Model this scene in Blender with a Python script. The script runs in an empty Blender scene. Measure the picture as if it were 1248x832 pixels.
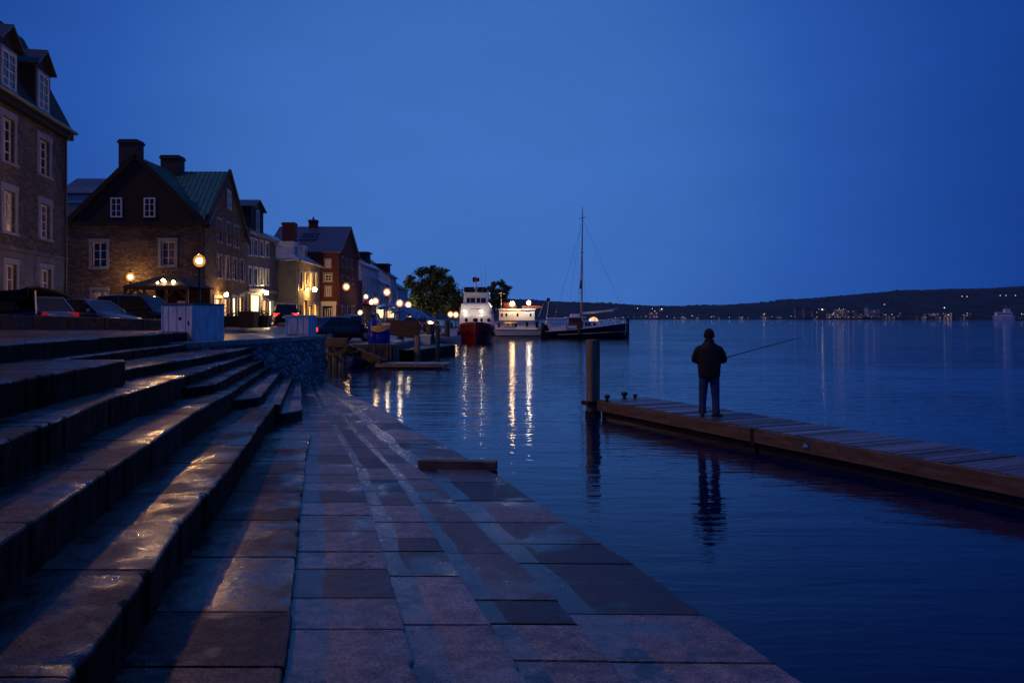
import bpy, bmesh, math, random
from mathutils import Vector, Matrix, noise

random.seed(11)
R = math.radians
SC = bpy.context.scene
C = SC.collection
CAM_H = 2.45; F = 970.0; HOR = 387.0      # camera height over the water (m), focal length and horizon row of the photo

# ---------------------------------------------------------------- camera, world, sun, exposure
cam_d = bpy.data.cameras.new('camera'); cam = bpy.data.objects.new('camera', cam_d); C.objects.link(cam)
cam.location = (0, 0, CAM_H); cam.rotation_euler = (R(90), 0, 0)
cam_d.sensor_width = 36; cam_d.lens = F/1248*36; cam_d.shift_y = -(416-HOR)/1248
cam_d.clip_start = .1; cam_d.clip_end = 9000
SC.camera = cam

W = bpy.data.worlds.new('World'); SC.world = W; W.use_nodes = True
nt = W.node_tree; nt.nodes.clear()
def N(t, kind, **kw):
    n = t.nodes.new(kind)
    for k, v in kw.items(): setattr(n, k, v)
    return n
out = N(nt, 'ShaderNodeOutputWorld'); bg = N(nt, 'ShaderNodeBackground')
tc = N(nt, 'ShaderNodeTexCoord'); sep = N(nt, 'ShaderNodeSeparateXYZ')
nt.links.new(tc.outputs['Generated'], sep.inputs[0])
# after sunset the overcast is brightest ahead and a little up, and falls off to deep blue on both sides and behind
mr = N(nt, 'ShaderNodeVectorMath', operation='DOT_PRODUCT'); mr.inputs[1].default_value = Vector((-.06, .985, .165)).normalized()
nt.links.new(tc.outputs['Generated'], mr.inputs[0])
rmp = N(nt, 'ShaderNodeValToRGB'); cr = rmp.color_ramp; cr.interpolation = 'B_SPLINE' if False else 'LINEAR'
cr.elements[0].position = 0; cr.elements[0].color = (.006, .042, .220, 1)
cr.elements[1].position = 1; cr.elements[1].color = (.049, .156, .505, 1)
for p, c in ((.45, (.006, .043, .235)), (.70, (.006, .042, .24)), (.80, (.007, .046, .262)), (.85, (.011, .060, .31)), (.915, (.021, .091, .39)), (.967, (.041, .140, .475))):
    e = cr.elements.new(p); e.color = (*c, 1)
nt.links.new(mr.outputs['Value'], rmp.inputs[0])
nz = N(nt, 'ShaderNodeTexNoise'); nz.inputs['Scale'].default_value = 2.6; nz.inputs['Detail'].default_value = 9; nz.inputs['Roughness'].default_value = .62
mpp = N(nt, 'ShaderNodeMapping'); mpp.inputs['Scale'].default_value = (1, 1, 3.5)
nt.links.new(tc.outputs['Generated'], mpp.inputs[0]); nt.links.new(mpp.outputs[0], nz.inputs['Vector'])
nm = N(nt, 'ShaderNodeMapRange'); nm.inputs[3].default_value = .86; nm.inputs[4].default_value = 1.14
nt.links.new(nz.outputs[0], nm.inputs[0])
mul = nm
sky = N(nt, 'ShaderNodeTexSky', sky_type='NISHITA'); sky.sun_disc = False
sky.sun_elevation = R(-4); sky.sun_rotation = R(0)
add = N(nt, 'ShaderNodeVectorMath', operation='MULTIPLY_ADD'); add.inputs[1].default_value = (.004, .012, .03)
nt.links.new(sky.outputs[0], add.inputs[0]); nt.links.new(rmp.outputs[0], add.inputs[2])
nt.links.new(add.outputs[0], bg.inputs[0]); nt.links.new(nm.outputs[0], bg.inputs[1]); nt.links.new(bg.outputs[0], out.inputs[0])

sd = bpy.data.lights.new('town_glow', 'SUN'); sd.energy = .42; sd.color = (1, .54, .27); sd.angle = R(2.0)
so = bpy.data.objects.new('town_glow', sd); C.objects.link(so)
so.rotation_euler = Vector((.95, .31, -1.15)).to_track_quat('-Z', 'Y').to_euler()
SC.view_settings.view_transform = 'Standard'; SC.view_settings.look = 'None'
SC.view_settings.exposure = 0; SC.view_settings.gamma = 1; SC.view_settings.use_curve_mapping = False
SC.render.engine = 'CYCLES'
cy = SC.cycles; cy.use_denoising = True; cy.max_bounces = 6; cy.glossy_bounces = 4; cy.diffuse_bounces = 3
cy.sample_clamp_indirect = 4; cy.caustics_reflective = True; cy.caustics_refractive = False; cy.use_light_tree = True

# ---------------------------------------------------------------- materials
def mat(name, col, rough=.6, var=.25, scale=3, bump=0, bscale=12, metal=0, spec=.5, dirt=None, stretch=(1, 1, 1), coat=0):
    m = bpy.data.materials.new(name); m.use_nodes = True; t = m.node_tree; b = t.nodes['Principled BSDF']
    b.inputs['Roughness'].default_value = rough; b.inputs['Metallic'].default_value = metal
    b.inputs['Specular IOR Level'].default_value = spec
    if coat: b.inputs['Coat Weight'].default_value = coat; b.inputs['Coat Roughness'].default_value = .05
    g = N(t, 'ShaderNodeNewGeometry')
    mg = N(t, 'ShaderNodeMapping'); mg.inputs['Scale'].default_value = stretch
    t.links.new(g.outputs['Position'], mg.inputs[0])
    n = N(t, 'ShaderNodeTexNoise'); n.inputs['Scale'].default_value = scale; n.inputs['Detail'].default_value = 6
    t.links.new(mg.outputs[0], n.inputs['Vector'])
    r = N(t, 'ShaderNodeMapRange'); r.inputs[1].default_value = .3; r.inputs[2].default_value = .7
    r.inputs[3].default_value = 1-var; r.inputs[4].default_value = 1+var
    t.links.new(n.outputs[0], r.inputs[0])
    mx = N(t, 'ShaderNodeVectorMath', operation='SCALE'); mx.inputs[0].default_value = col
    t.links.new(r.outputs[0], mx.inputs['Scale']); t.links.new(mx.outputs[0], b.inputs['Base Color'])
    if bump:
        n2 = N(t, 'ShaderNodeTexNoise'); n2.inputs['Scale'].default_value = bscale; n2.inputs['Detail'].default_value = 8
        t.links.new(mg.outputs[0], n2.inputs['Vector'])
        bp = N(t, 'ShaderNodeBump'); bp.inputs['Distance'].default_value = bump; bp.inputs['Strength'].default_value = 1
        t.links.new(n2.outputs[0], bp.inputs['Height']); t.links.new(bp.outputs[0], b.inputs['Normal'])
    return m

def emit(name, col, s, base=(.8, .7, .6)):
    m = bpy.data.materials.new(name); m.use_nodes = True; b = m.node_tree.nodes['Principled BSDF']
    b.inputs['Base Color'].default_value = (*base, 1); b.inputs['Emission Color'].default_value = (*col, 1)
    b.inputs['Emission Strength'].default_value = s; b.inputs['Roughness'].default_value = .3
    return m

def lit_glass(name, c1, c2, s, sx=2.2):
    'a lit room behind glass: bright and dim parts of the room, curtains and shelves'
    m = bpy.data.materials.new(name); m.use_nodes = True; t = m.node_tree; b = t.nodes['Principled BSDF']
    b.inputs['Base Color'].default_value = (.05, .03, .02, 1); b.inputs['Roughness'].default_value = .12
    g = N(t, 'ShaderNodeNewGeometry'); mg = N(t, 'ShaderNodeMapping'); mg.inputs['Scale'].default_value = (sx, sx, .5)
    t.links.new(g.outputs['Position'], mg.inputs[0])
    n = N(t, 'ShaderNodeTexNoise'); n.inputs['Scale'].default_value = 1.4; n.inputs['Detail'].default_value = 4
    t.links.new(mg.outputs[0], n.inputs['Vector'])
    r = N(t, 'ShaderNodeValToRGB'); r.color_ramp.elements[0].position = .36; r.color_ramp.elements[0].color = (*c1, 1)
    r.color_ramp.elements[1].position = .62; r.color_ramp.elements[1].color = (*c2, 1)
    t.links.new(n.outputs[0], r.inputs[0]); t.links.new(r.outputs[0], b.inputs['Emission Color'])
    b.inputs['Emission Strength'].default_value = s
    return m

def masonry(name, c1, c2, mortar, sx=2.2, sz=5.0, bump=.03, rough=.8, rnd=.9, mw=.06):
    m = bpy.data.materials.new(name); m.use_nodes = True; t = m.node_tree; b = t.nodes['Principled BSDF']
    b.inputs['Roughness'].default_value = rough; b.inputs['Specular IOR Level'].default_value = .3
    g = N(t, 'ShaderNodeNewGeometry'); mg = N(t, 'ShaderNodeMapping'); mg.inputs['Scale'].default_value = (sx, sx, sz)
    t.links.new(g.outputs['Position'], mg.inputs[0])
    v = N(t, 'ShaderNodeTexVoronoi', feature='DISTANCE_TO_EDGE'); v.inputs['Scale'].default_value = 1; v.inputs['Randomness'].default_value = rnd
    v2 = N(t, 'ShaderNodeTexVoronoi', feature='F1'); v2.inputs['Scale'].default_value = 1; v2.inputs['Randomness'].default_value = rnd
    n = N(t, 'ShaderNodeTexNoise'); n.inputs['Scale'].default_value = 9; n.inputs['Detail'].default_value = 6
    n3 = N(t, 'ShaderNodeTexNoise'); n3.inputs['Scale'].default_value = .35; n3.inputs['Detail'].default_value = 4
    wv = N(t, 'ShaderNodeVectorMath', operation='MULTIPLY_ADD'); wv.inputs[1].default_value = (.25, .25, .25)
    t.links.new(n.outputs['Color'], wv.inputs[0]); t.links.new(mg.outputs[0], wv.inputs[2])
    t.links.new(wv.outputs[0], v.inputs['Vector']); t.links.new(wv.outputs[0], v2.inputs['Vector'])
    t.links.new(g.outputs['Position'], n3.inputs['Vector'])
    sc = N(t, 'ShaderNodeSeparateColor'); t.links.new(v2.outputs['Color'], sc.inputs[0])
    mx = N(t, 'ShaderNodeMix', data_type='RGBA'); mx.inputs[6].default_value = (*c1, 1); mx.inputs[7].default_value = (*c2, 1)
    t.links.new(sc.outputs[0], mx.inputs[0])
    ms = N(t, 'ShaderNodeMapRange'); ms.inputs[1].default_value = mw*.4; ms.inputs[2].default_value = mw; 
    t.links.new(v.outputs[0], ms.inputs[0])
    m2 = N(t, 'ShaderNodeMix', data_type='RGBA'); m2.inputs[6].default_value = (*mortar, 1)
    t.links.new(ms.outputs[0], m2.inputs[0]); t.links.new(mx.outputs[2], m2.inputs[7])
    r = N(t, 'ShaderNodeMapRange'); r.inputs[1].default_value = .3; r.inputs[2].default_value = .7; r.inputs[3].default_value = .65; r.inputs[4].default_value = 1.3
    t.links.new(n3.outputs[0], r.inputs[0])
    s = N(t, 'ShaderNodeVectorMath', operation='SCALE'); t.links.new(m2.outputs[2], s.inputs[0]); t.links.new(r.outputs[0], s.inputs['Scale'])
    t.links.new(s.outputs[0], b.inputs['Base Color'])
    bp = N(t, 'ShaderNodeBump'); bp.inputs['Distance'].default_value = bump
    ad = N(t, 'ShaderNodeMath', operation='MULTIPLY_ADD'); ad.inputs[1].default_value = .5
    sm = N(t, 'ShaderNodeMapRange'); sm.inputs[2].default_value = .25
    t.links.new(v.outputs[0], sm.inputs[0])
    t.links.new(n.outputs[0], ad.inputs[0]); t.links.new(sm.outputs[0], ad.inputs[2])
    t.links.new(ad.outputs[0], bp.inputs['Height']); t.links.new(bp.outputs[0], b.inputs['Normal'])
    return m

def stone_mat(name, ca, cb, rough_dry=.5, rough_wet=.13, puddle=.5, bump=.006, strip_w=.9, dspec=.45):
    'worn granite slabs: every block its own tone, a darker, glossier strip against the riser above, damp patches and dark moss'
    m = bpy.data.materials.new(name); m.use_nodes = True; t = m.node_tree; b = t.nodes['Principled BSDF']
    L = t.links.new
    g = N(t, 'ShaderNodeNewGeometry')
    ar = N(t, 'ShaderNodeAttribute', attribute_name='riser'); at = N(t, 'ShaderNodeAttribute', attribute_name='tint'); aw = N(t, 'ShaderNodeAttribute', attribute_name='wet')  # wet attribute: inner tread strip, set darker and glossier
    def nz(s, d=6, src=None, rg=.6):
        n = N(t, 'ShaderNodeTexNoise'); n.inputs['Scale'].default_value = s; n.inputs['Detail'].default_value = d; n.inputs['Roughness'].default_value = rg
        L(g.outputs['Position'], n.inputs['Vector']); return n.outputs[0]
    def rng(x, a, b_, c, d):
        n = N(t, 'ShaderNodeMapRange'); L(x, n.inputs[0])
        for i, v in enumerate((a, b_, c, d)): n.inputs[i+1].default_value = v
        return n.outputs[0]
    def ma(op, x, y):
        n = N(t, 'ShaderNodeMath', operation=op)
        for i, v in enumerate((x, y)):
            if isinstance(v, (int, float)): n.inputs[i].default_value = v
            else: L(v, n.inputs[i])
        return n.outputs[0]
    big, mid, fine, spk = nz(.9), nz(6), nz(45, 4), nz(110, 2)
    wet = ma('MAXIMUM', ma('MULTIPLY', aw.outputs['Fac'], strip_w), rng(big, puddle, puddle+.1, 0, .75))  # inner tread strip joined with the damp patches
    mx = N(t, 'ShaderNodeMix', data_type='RGBA'); mx.inputs[6].default_value = (*ca, 1); mx.inputs[7].default_value = (*cb, 1)
    L(at.outputs['Fac'], mx.inputs[0])
    k = ma('MULTIPLY', rng(mid, .3, .7, .42, 1.5), rng(fine, .3, .7, .38, 1.65))
    k = ma('MULTIPLY', k, rng(spk, .3, .65, .75, 1.25))
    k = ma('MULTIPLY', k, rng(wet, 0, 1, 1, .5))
    moss = rng(ma('ADD', nz(2.6, 8, rg=.7), ma('MULTIPLY', aw.outputs['Fac'], .07)), .60, .66, 1, .30)
    k = ma('MULTIPLY', k, moss)
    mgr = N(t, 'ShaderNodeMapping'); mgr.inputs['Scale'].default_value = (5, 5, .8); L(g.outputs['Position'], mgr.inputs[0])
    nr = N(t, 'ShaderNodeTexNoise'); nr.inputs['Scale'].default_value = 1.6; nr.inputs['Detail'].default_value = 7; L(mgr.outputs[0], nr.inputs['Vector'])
    shade_grime = ma('MULTIPLY', rng(nr.outputs[0], .40, .68, .22, .95), .62)     # shade painted into the upright faces, with grimy streaks; dirt at block ends
    gm = N(t, 'ShaderNodeMix', data_type='FLOAT'); gm.inputs[2].default_value = 1; L(ar.outputs['Fac'], gm.inputs[0]); L(shade_grime, gm.inputs[3])
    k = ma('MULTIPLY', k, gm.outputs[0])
    s = N(t, 'ShaderNodeVectorMath', operation='SCALE'); L(mx.outputs[2], s.inputs[0]); L(k, s.inputs['Scale'])
    L(s.outputs[0], b.inputs['Base Color'])
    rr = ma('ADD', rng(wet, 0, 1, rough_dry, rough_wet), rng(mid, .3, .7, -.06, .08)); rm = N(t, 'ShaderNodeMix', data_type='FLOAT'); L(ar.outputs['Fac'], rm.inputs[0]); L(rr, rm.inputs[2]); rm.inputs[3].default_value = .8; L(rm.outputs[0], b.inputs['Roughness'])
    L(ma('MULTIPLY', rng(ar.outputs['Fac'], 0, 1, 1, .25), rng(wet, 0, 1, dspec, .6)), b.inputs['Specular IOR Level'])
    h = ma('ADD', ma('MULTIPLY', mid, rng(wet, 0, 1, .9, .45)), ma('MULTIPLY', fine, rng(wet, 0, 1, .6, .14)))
    bp = N(t, 'ShaderNodeBump'); bp.inputs['Distance'].default_value = bump; L(h, bp.inputs['Height']); L(bp.outputs[0], b.inputs['Normal'])
    return m

def plank_mat(name, col, stretch):
    m = mat(name, col, .42, .40, 4, .005, 12, stretch=stretch); t = m.node_tree; b = t.nodes['Principled BSDF']
    src = b.inputs['Base Color'].links[0].from_socket; at = N(t, 'ShaderNodeAttribute', attribute_name='tint')
    r = N(t, 'ShaderNodeMapRange'); r.inputs[3].default_value = .45; r.inputs[4].default_value = 1.5; t.links.new(at.outputs['Fac'], r.inputs[0])
    s = N(t, 'ShaderNodeVectorMath', operation='SCALE'); t.links.new(src, s.inputs[0]); t.links.new(r.outputs[0], s.inputs['Scale']); t.links.new(s.outputs[0], b.inputs['Base Color'])
    r2 = N(t, 'ShaderNodeMapRange'); r2.inputs[3].default_value = .55; r2.inputs[4].default_value = .30; t.links.new(at.outputs['Fac'], r2.inputs[0]); t.links.new(r2.outputs[0], b.inputs['Roughness'])
    return m
def tint_faces(o, per, seed=1):
    rr_ = random.Random(seed); n = len(o.data.polygons); v = []
    while len(v) < n: v += [rr_.random()]*per
    a = o.data.attributes.new('tint', 'FLOAT', 'FACE'); a.data.foreach_set('value', v[:n])

def timber(name, col, stretch, rough=.55, var=.45, bump=.004):
    return mat(name, col, rough, var, 3.2, bump, 9, stretch=stretch)

def halo_shell_mat(name, col, s, clear=.62):
    'lantern shell, partly clear; its own emission imitates the glow around the lamp'
    m = bpy.data.materials.new(name); m.use_nodes = True; t = m.node_tree; t.nodes.clear()
    o = N(t, 'ShaderNodeOutputMaterial'); e = N(t, 'ShaderNodeEmission'); e.inputs[0].default_value = (*col, 1); e.inputs[1].default_value = s
    tr = N(t, 'ShaderNodeBsdfTransparent'); mx = N(t, 'ShaderNodeMixShader')
    lw = N(t, 'ShaderNodeLayerWeight'); lw.inputs[0].default_value = .35; mr_ = N(t, 'ShaderNodeMapRange'); mr_.inputs[3].default_value = clear; mr_.inputs[4].default_value = .97
    t.links.new(lw.outputs['Facing'], mr_.inputs[0]); t.links.new(mr_.outputs[0], mx.inputs[0])
    t.links.new(e.outputs[0], mx.inputs[1]); t.links.new(tr.outputs[0], mx.inputs[2]); t.links.new(mx.outputs[0], o.inputs[0])
    return m

# ---------------------------------------------------------------- helpers
ROOTM = {}
def prop(o, label=None, cat=None, group=None, kind=None):
    if label: o['label'] = label
    if cat: o['category'] = cat
    if group: o['group'] = group
    if kind: o['kind'] = kind
    return o
def thing(name, label, cat, loc, rz=0, group=None, kind=None):
    o = bpy.data.objects.new(name, None); C.objects.link(o); o.empty_display_size = .2
    o.location = loc; o.rotation_euler = (0, 0, rz)
    ROOTM[o.name] = Matrix.Translation(loc) @ Matrix.Rotation(rz, 4, 'Z')
    return prop(o, label, cat, group, kind)

class MB:
    def __init__(s): s.v = []; s.f = []
    def add(s, vs, fs):
        b = len(s.v); s.v += [Vector(v) for v in vs]; s.f += [tuple(i+b for i in f) for f in fs]; return s
    def hexa(s, p):      # 4 bottom corners, 4 top corners
        return s.add(p, [(3, 2, 1, 0), (4, 5, 6, 7), (0, 1, 5, 4), (1, 2, 6, 5), (2, 3, 7, 6), (3, 0, 4, 7)])
    def box(s, c, d, rz=0, rx=0, ry=0):
        m = Matrix.Translation(c) @ Matrix.Rotation(rz, 4, 'Z') @ Matrix.Rotation(ry, 4, 'Y') @ Matrix.Rotation(rx, 4, 'X')
        x, y, z = d[0]/2, d[1]/2, d[2]/2
        return s.hexa([m @ Vector(q) for q in ((-x, -y, -z), (x, -y, -z), (x, y, -z), (-x, y, -z), (-x, -y, z), (x, -y, z), (x, y, z), (-x, y, z))])
    def bar(s, a, b, w, h=None, up=Vector((0, 0, 1))):
        a, b = Vector(a), Vector(b); h = h or w; d = (b-a).normalized()
        x = d.cross(up)
        if x.length < 1e-3: x = d.cross(Vector((1, 0, 0)))
        x.normalize(); y = x.cross(d).normalized(); x = x*w/2; y = y*h/2
        return s.hexa([a-x-y, a+x-y, b+x-y, b-x-y, a-x+y, a+x+y, b+x+y, b-x+y])
    def tube(s, pts, rads, seg=10, cap=True):
        pts = [Vector(p) for p in pts]
        if isinstance(rads, (int, float)): rads = [rads]*len(pts)
        vs = []; fs = []; px = None
        for i, p in enumerate(pts):
            d = (pts[min(i+1, len(pts)-1)]-pts[max(i-1, 0)]).normalized()
            if px is None: px = d.cross(Vector((.31, .17, .93))).normalized()
            x = (px-d*px.dot(d)).normalized(); y = d.cross(x); px = x
            for k in range(seg):
                a = 2*math.pi*k/seg; vs.append(p+(x*math.cos(a)+y*math.sin(a))*rads[i])
        for i in range(len(pts)-1):
            for k in range(seg):
                k2 = (k+1) % seg; fs.append((i*seg+k, i*seg+k2, (i+1)*seg+k2, (i+1)*seg+k))
        if cap: fs.append(tuple(range(seg))[::-1]); fs.append(tuple((len(pts)-1)*seg+k for k in range(seg)))
        return s.add(vs, fs)
    def lathe(s, c, prof, seg=14):
        c = Vector(c); return s.tube([c+Vector((0, 0, z)) for r, z in prof], [max(r, .001) for r, z in prof], seg)
    def ball(s, c, r, seg=12, rings=8, sq=(1, 1, 1)):
        c = Vector(c); vs = []; fs = []
        for i in range(rings+1):
            th = math.pi*i/rings
            for k in range(seg):
                a = 2*math.pi*k/seg
                vs.append(c+Vector((math.sin(th)*math.cos(a)*sq[0], math.sin(th)*math.sin(a)*sq[1], math.cos(th)*sq[2]))*r)
        for i in range(rings):
            for k in range(seg):
                k2 = (k+1) % seg; fs.append((i*seg+k, (i+1)*seg+k, (i+1)*seg+k2, i*seg+k2))
        return s.add(vs, fs)
    def prism(s, poly, z0, z1):   # poly CCW in xy
        n = len(poly); vs = [(x, y, z0) for x, y in poly]+[(x, y, z1) for x, y in poly]
        return s.add(vs, [tuple(range(n))[::-1], tuple(range(n, 2*n))]+[(i, (i+1) % n, n+(i+1) % n, n+i) for i in range(n)])
    def sheet(s, p, th, n=None):   # a thick panel from 4 corner points, thickness goes against the normal
        p = [Vector(q) for q in p]; n = n or (p[1]-p[0]).cross(p[-1]-p[0]).normalized()
        k = len(p); vs = [q-n*th for q in p]+p
        return s.add(vs, [tuple(range(k))[::-1], tuple(range(k, 2*k))]+[(i, (i+1) % k, k+(i+1) % k, k+i) for i in range(k)])
    def loft(s, rings, closed=True, cap=True):
        n = len(rings[0]); vs = [q for r in rings for q in r]; fs = []
        for i in range(len(rings)-1):
            for k in range(n if closed else n-1):
                k2 = (k+1) % n; fs.append((i*n+k, i*n+k2, (i+1)*n+k2, (i+1)*n+k))
        if cap: fs.append(tuple(range(n))[::-1]); fs.append(tuple((len(rings)-1)*n+k for k in range(n)))
        return s.add(vs, fs)
    def build(s, name, m, parent=None, world=False, smooth=False, bevel=0, sub=0):
        me = bpy.data.meshes.new(name); vs = s.v
        if world and parent is not None:
            r = parent
            while r.parent: r = r.parent
            inv = ROOTM[r.name].inverted(); vs = [inv @ v for v in vs]
        me.from_pydata([tuple(v) for v in vs], [], s.f); me.update()
        o = bpy.data.objects.new(name, me); C.objects.link(o); o.parent = parent
        if m: me.materials.append(m)
        if bevel or sub or True:
            bm = bmesh.new(); bm.from_mesh(me)
            if smooth: bmesh.ops.remove_doubles(bm, verts=bm.verts, dist=1e-5)
            bmesh.ops.recalc_face_normals(bm, faces=bm.faces)
            bm.to_mesh(me); bm.free()
        if smooth:
            for p in me.polygons: p.use_smooth = True
            try: me.set_sharp_from_angle(angle=R(40))
            except Exception: pass
        if sub:
            md = o.modifiers.new('s', 'SUBSURF'); md.levels = md.render_levels = sub
        if bevel:
            md = o.modifiers.new('b', 'BEVEL'); md.width = bevel; md.segments = 2; md.limit_method = 'ANGLE'
        return o

def copy_tree(o, parent=None):
    c = o.copy(); C.objects.link(c); c.parent = parent
    for ch in list(o.children): copy_tree(ch, c)
    return c
def place(o, loc, rz, label=None):
    o.location = loc; o.rotation_euler = (0, 0, rz)
    if label: o['label'] = label
    return o

def U(px, py, z):      # a point of the photo on the level z, as x, y in metres
    y = F*(CAM_H-z)/(py-HOR); return ((px-624)/F*y, y)
def X(px, y): return (px-624)/F*y
def Z(py, y): return CAM_H-(py-HOR)*y/F
def line_fn(pts, ext0=None, ext1=None):
    pts = sorted(pts, key=lambda p: p[1])
    def f(y):
        if y <= pts[0][1]:
            a, b = pts[0], pts[1]; k = ext0 if ext0 is not None else (b[0]-a[0])/(b[1]-a[1]); return a[0]+k*(y-a[1])
        if y >= pts[-1][1]:
            a, b = pts[-2], pts[-1]; k = ext1 if ext1 is not None else (b[0]-a[0])/(b[1]-a[1]); return b[0]+k*(y-b[1])
        for a, b in zip(pts, pts[1:]):
            if a[1] <= y <= b[1]: return a[0]+(b[0]-a[0])*(y-a[1])/(b[1]-a[1])
    return f

# ---------------------------------------------------------------- palette
M = {}
M['stone'] = stone_mat('worn_granite', (.036, .031, .034), (.31, .262, .25), rough_dry=.5, rough_wet=.13, puddle=.52, bump=.011, strip_w=.75)
M['stone_tier'] = stone_mat('worn_granite_seating', (.075, .050, .038), (.215, .145, .105), rough_dry=.6, rough_wet=.095, puddle=.455, bump=.014, strip_w=.15, dspec=.2)
M['quay_wall'] = masonry('quay_rubble', (.12, .13, .14), (.34, .35, .35), (.09, .095, .10), 2.1, 3.8, .045, .6, 1, .08)
M['coping'] = mat('coping_stone', (.24, .23, .22), .3, .3, 3, .006, 20)
M['asphalt'] = mat('wet_asphalt', (.05, .05, .05), .32, .35, 1.2, .004, 60)
M['paving'] = masonry('sett_paving', (.13, .11, .10), (.21, .18, .16), (.05, .05, .05), 5, 5, .01, .3, .5, .05)
M['rubble1'] = masonry('grey_rubble', (.095, .08, .07), (.20, .17, .15), (.07, .06, .05), 2.6, 6.0, .03)
M['rubble2'] = masonry('brown_rubble', (.10, .068, .052), (.22, .155, .12), (.07, .05, .045), 2.8, 6.5, .03)
M['ashlar'] = masonry('dressed_ashlar', (.13, .13, .135), (.18, .18, .19), (.08, .08, .09), 1.1, 2.6, .01, .7, .1, .03)
M['trim'] = mat('painted_stone_trim', (.30, .30, .33), .6, .15)
M['white'] = mat('white_paint', (.72, .72, .74), .4, .08, 4)
M['white_box'] = mat('white_painted_plywood', (.80, .80, .82), .5, .24, 4, .002, 30, stretch=(2, 2, .6))
M['boat_white'] = mat('boat_white_gloss', (.90, .90, .92), .22, .06, 2, coat=.3)
M['glass'] = mat('dark_glass', (.015, .017, .022), .06, .1, 2)
M['glass_curtain'] = mat('window_with_curtain', (.20, .12, .11), .25, .7, 2.5, stretch=(4, 4, .6))
M['dark_shingle'] = mat('dark_shingle', (.020, .014, .013), .75, .35, 8, .01, 14, stretch=(1, 1, 4))
M['slate'] = mat('slate_roof', (.045, .048, .055), .45, .3, 5, .01, 14, stretch=(1, 1, 4))
M['green_roof'] = mat('green_metal_roof', (.035, .17, .145), .42, .2, 2, .002, 6)
M['grey_roof'] = mat('grey_zinc_roof', (.42, .46, .52), .38, .15, 1.5)
M['blue_roof'] = mat('blue_grey_slate_roof', (.075, .10, .15), .4, .25, 3, .006, 12)
M['render_grey'] = mat('grey_lime_render', (.26, .24, .25), .8, .2, 1.2, .004, 20)
M['render_pale'] = mat('pale_blue_render', (.62, .65, .72), .8, .14, 1.2)
M['render_stone'] = mat('greyish_stone_render', (.15, .14, .145), .8, .25, 1.5, .006, 14)
M['red_brick'] = masonry('red_brick', (.085, .020, .016), (.14, .036, .028), (.08, .05, .045), 4, 11, .008, .8, .35, .08)
M['brick_chimney'] = mat('chimney_brick', (.12, .03, .022), .8, .3, 9, .01, 20)
M['dark_chimney'] = mat('dark_chimney_brick', (.06, .045, .045), .8, .3, 9, .01, 20)
M['iron'] = mat('black_iron', (.02, .02, .022), .4, .1, 5)
M['pipe'] = mat('grey_downpipe', (.10, .11, .12), .35, .15, 5, metal=.3)
M['black_cloth'] = mat('black_canvas', (.005, .005, .006), .9, .15, 6, .003, 50)
M['grey_cloth'] = mat('grey_canvas', (.40, .42, .48), .6, .12, 3)
M['blue_cloth'] = mat('blue_tarpaulin', (.02, .10, .36), .45, .25, 4, .01, 6)
M['blue_plastic'] = mat('blue_plastic', (.008, .03, .42), .32, .12, 3)
M['brown_board'] = timber('brown_boarding', (.085, .035, .02), (.4, .4, 5))
M['pile'] = timber('weathered_pile', (.055, .048, .040), (3, 3, .35))
M['pile_green'] = timber('green_stained_pile', (.035, .045, .050), (3, 3, .3))
M['post'] = timber('weathered_post', (.25, .185, .12), (7, 7, .35), .6, .6, .012)
M['deck'] = plank_mat('grey_deck_planks', (.135, .125, .125), (2, 5, 1))
M['fascia'] = timber('brown_dock_fascia', (.135, .088, .066), (1.1, .5, 4), .6, .45, .006)
M['dark_timber'] = timber('dark_wet_timber', (.045, .032, .025), (1, 1, 1), .35)
M['pier_timber'] = timber('pier_timber', (.042, .033, .030), (1, 1, 2), .5)
M['tire'] = mat('tyre_rubber', (.015, .015, .015), .7, .1)
M['rim'] = mat('alloy_rim', (.35, .35, .37), .3, .1, metal=.8)
M['red_hull'] = mat('red_hull_paint', (.24, .008, .008), .3, .15, 2, coat=.3)
M['dark_red'] = mat('dark_red_paint', (.10, .008, .008), .35, .2, 3)
M['navy_hull'] = mat('navy_black_hull', (.010, .011, .018), .22, .2, 3, coat=.3)
M['rust'] = mat('rust_brown_steel', (.22, .06, .03), .5, .35, 4)
M['teak'] = mat('teak_wood', (.20, .075, .035), .4, .3, 4)
M['mast'] = mat('varnished_mast', (.34, .27, .22), .35, .2, 4)
M['rope'] = mat('yellow_rope', (.65, .42, .10), .8, .2, 20)
M['cream_rope'] = mat('pale_rope', (.55, .50, .42), .8, .2, 20)
M['black'] = mat('matte_black', (.008, .008, .009), .6, .1)
M['lamp_glow'] = emit('lamp_glow', (1, .52, .15), 170)
M['lamp_strong'] = emit('lamp_strong', (1, .50, .14), 2300)
M['deck_amber'] = emit('deck_amber', (1, .58, .25), 150)
M['deck_white'] = emit('deck_white', (1, .82, .62), 130)
M['lamp_gold'] = emit('lamp_gold', (1, .5, .12), 420)
M['lamp_shop'] = emit('lamp_shop', (1, .66, .30), 190)
M['lamp_glow_far'] = emit('lamp_glow_far', (1, .60, .26), 75)
M['lamp_white'] = emit('lamp_white', (1, .80, .58), 60)
M['shop'] = lit_glass('lit_shop_window', (.55, .22, .06), (1, .74, .40), 1.7)
M['shop_bright'] = lit_glass('bright_shop_window', (1, .55, .22), (1, .80, .48), 3.6)
M['gold'] = lit_glass('golden_window', (.35, .10, .015), (1, .52, .12), 2.2)
M['dim_lit'] = lit_glass('dimly_lit_window', (.03, .012, .01), (.40, .22, .16), .55)
M['tail'] = emit('tail_light', (1, .03, .02), 3.5, (.4, .01, .01))
M['tail_off'] = mat('red_lens', (.45, .01, .008), .15, .1)
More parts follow.
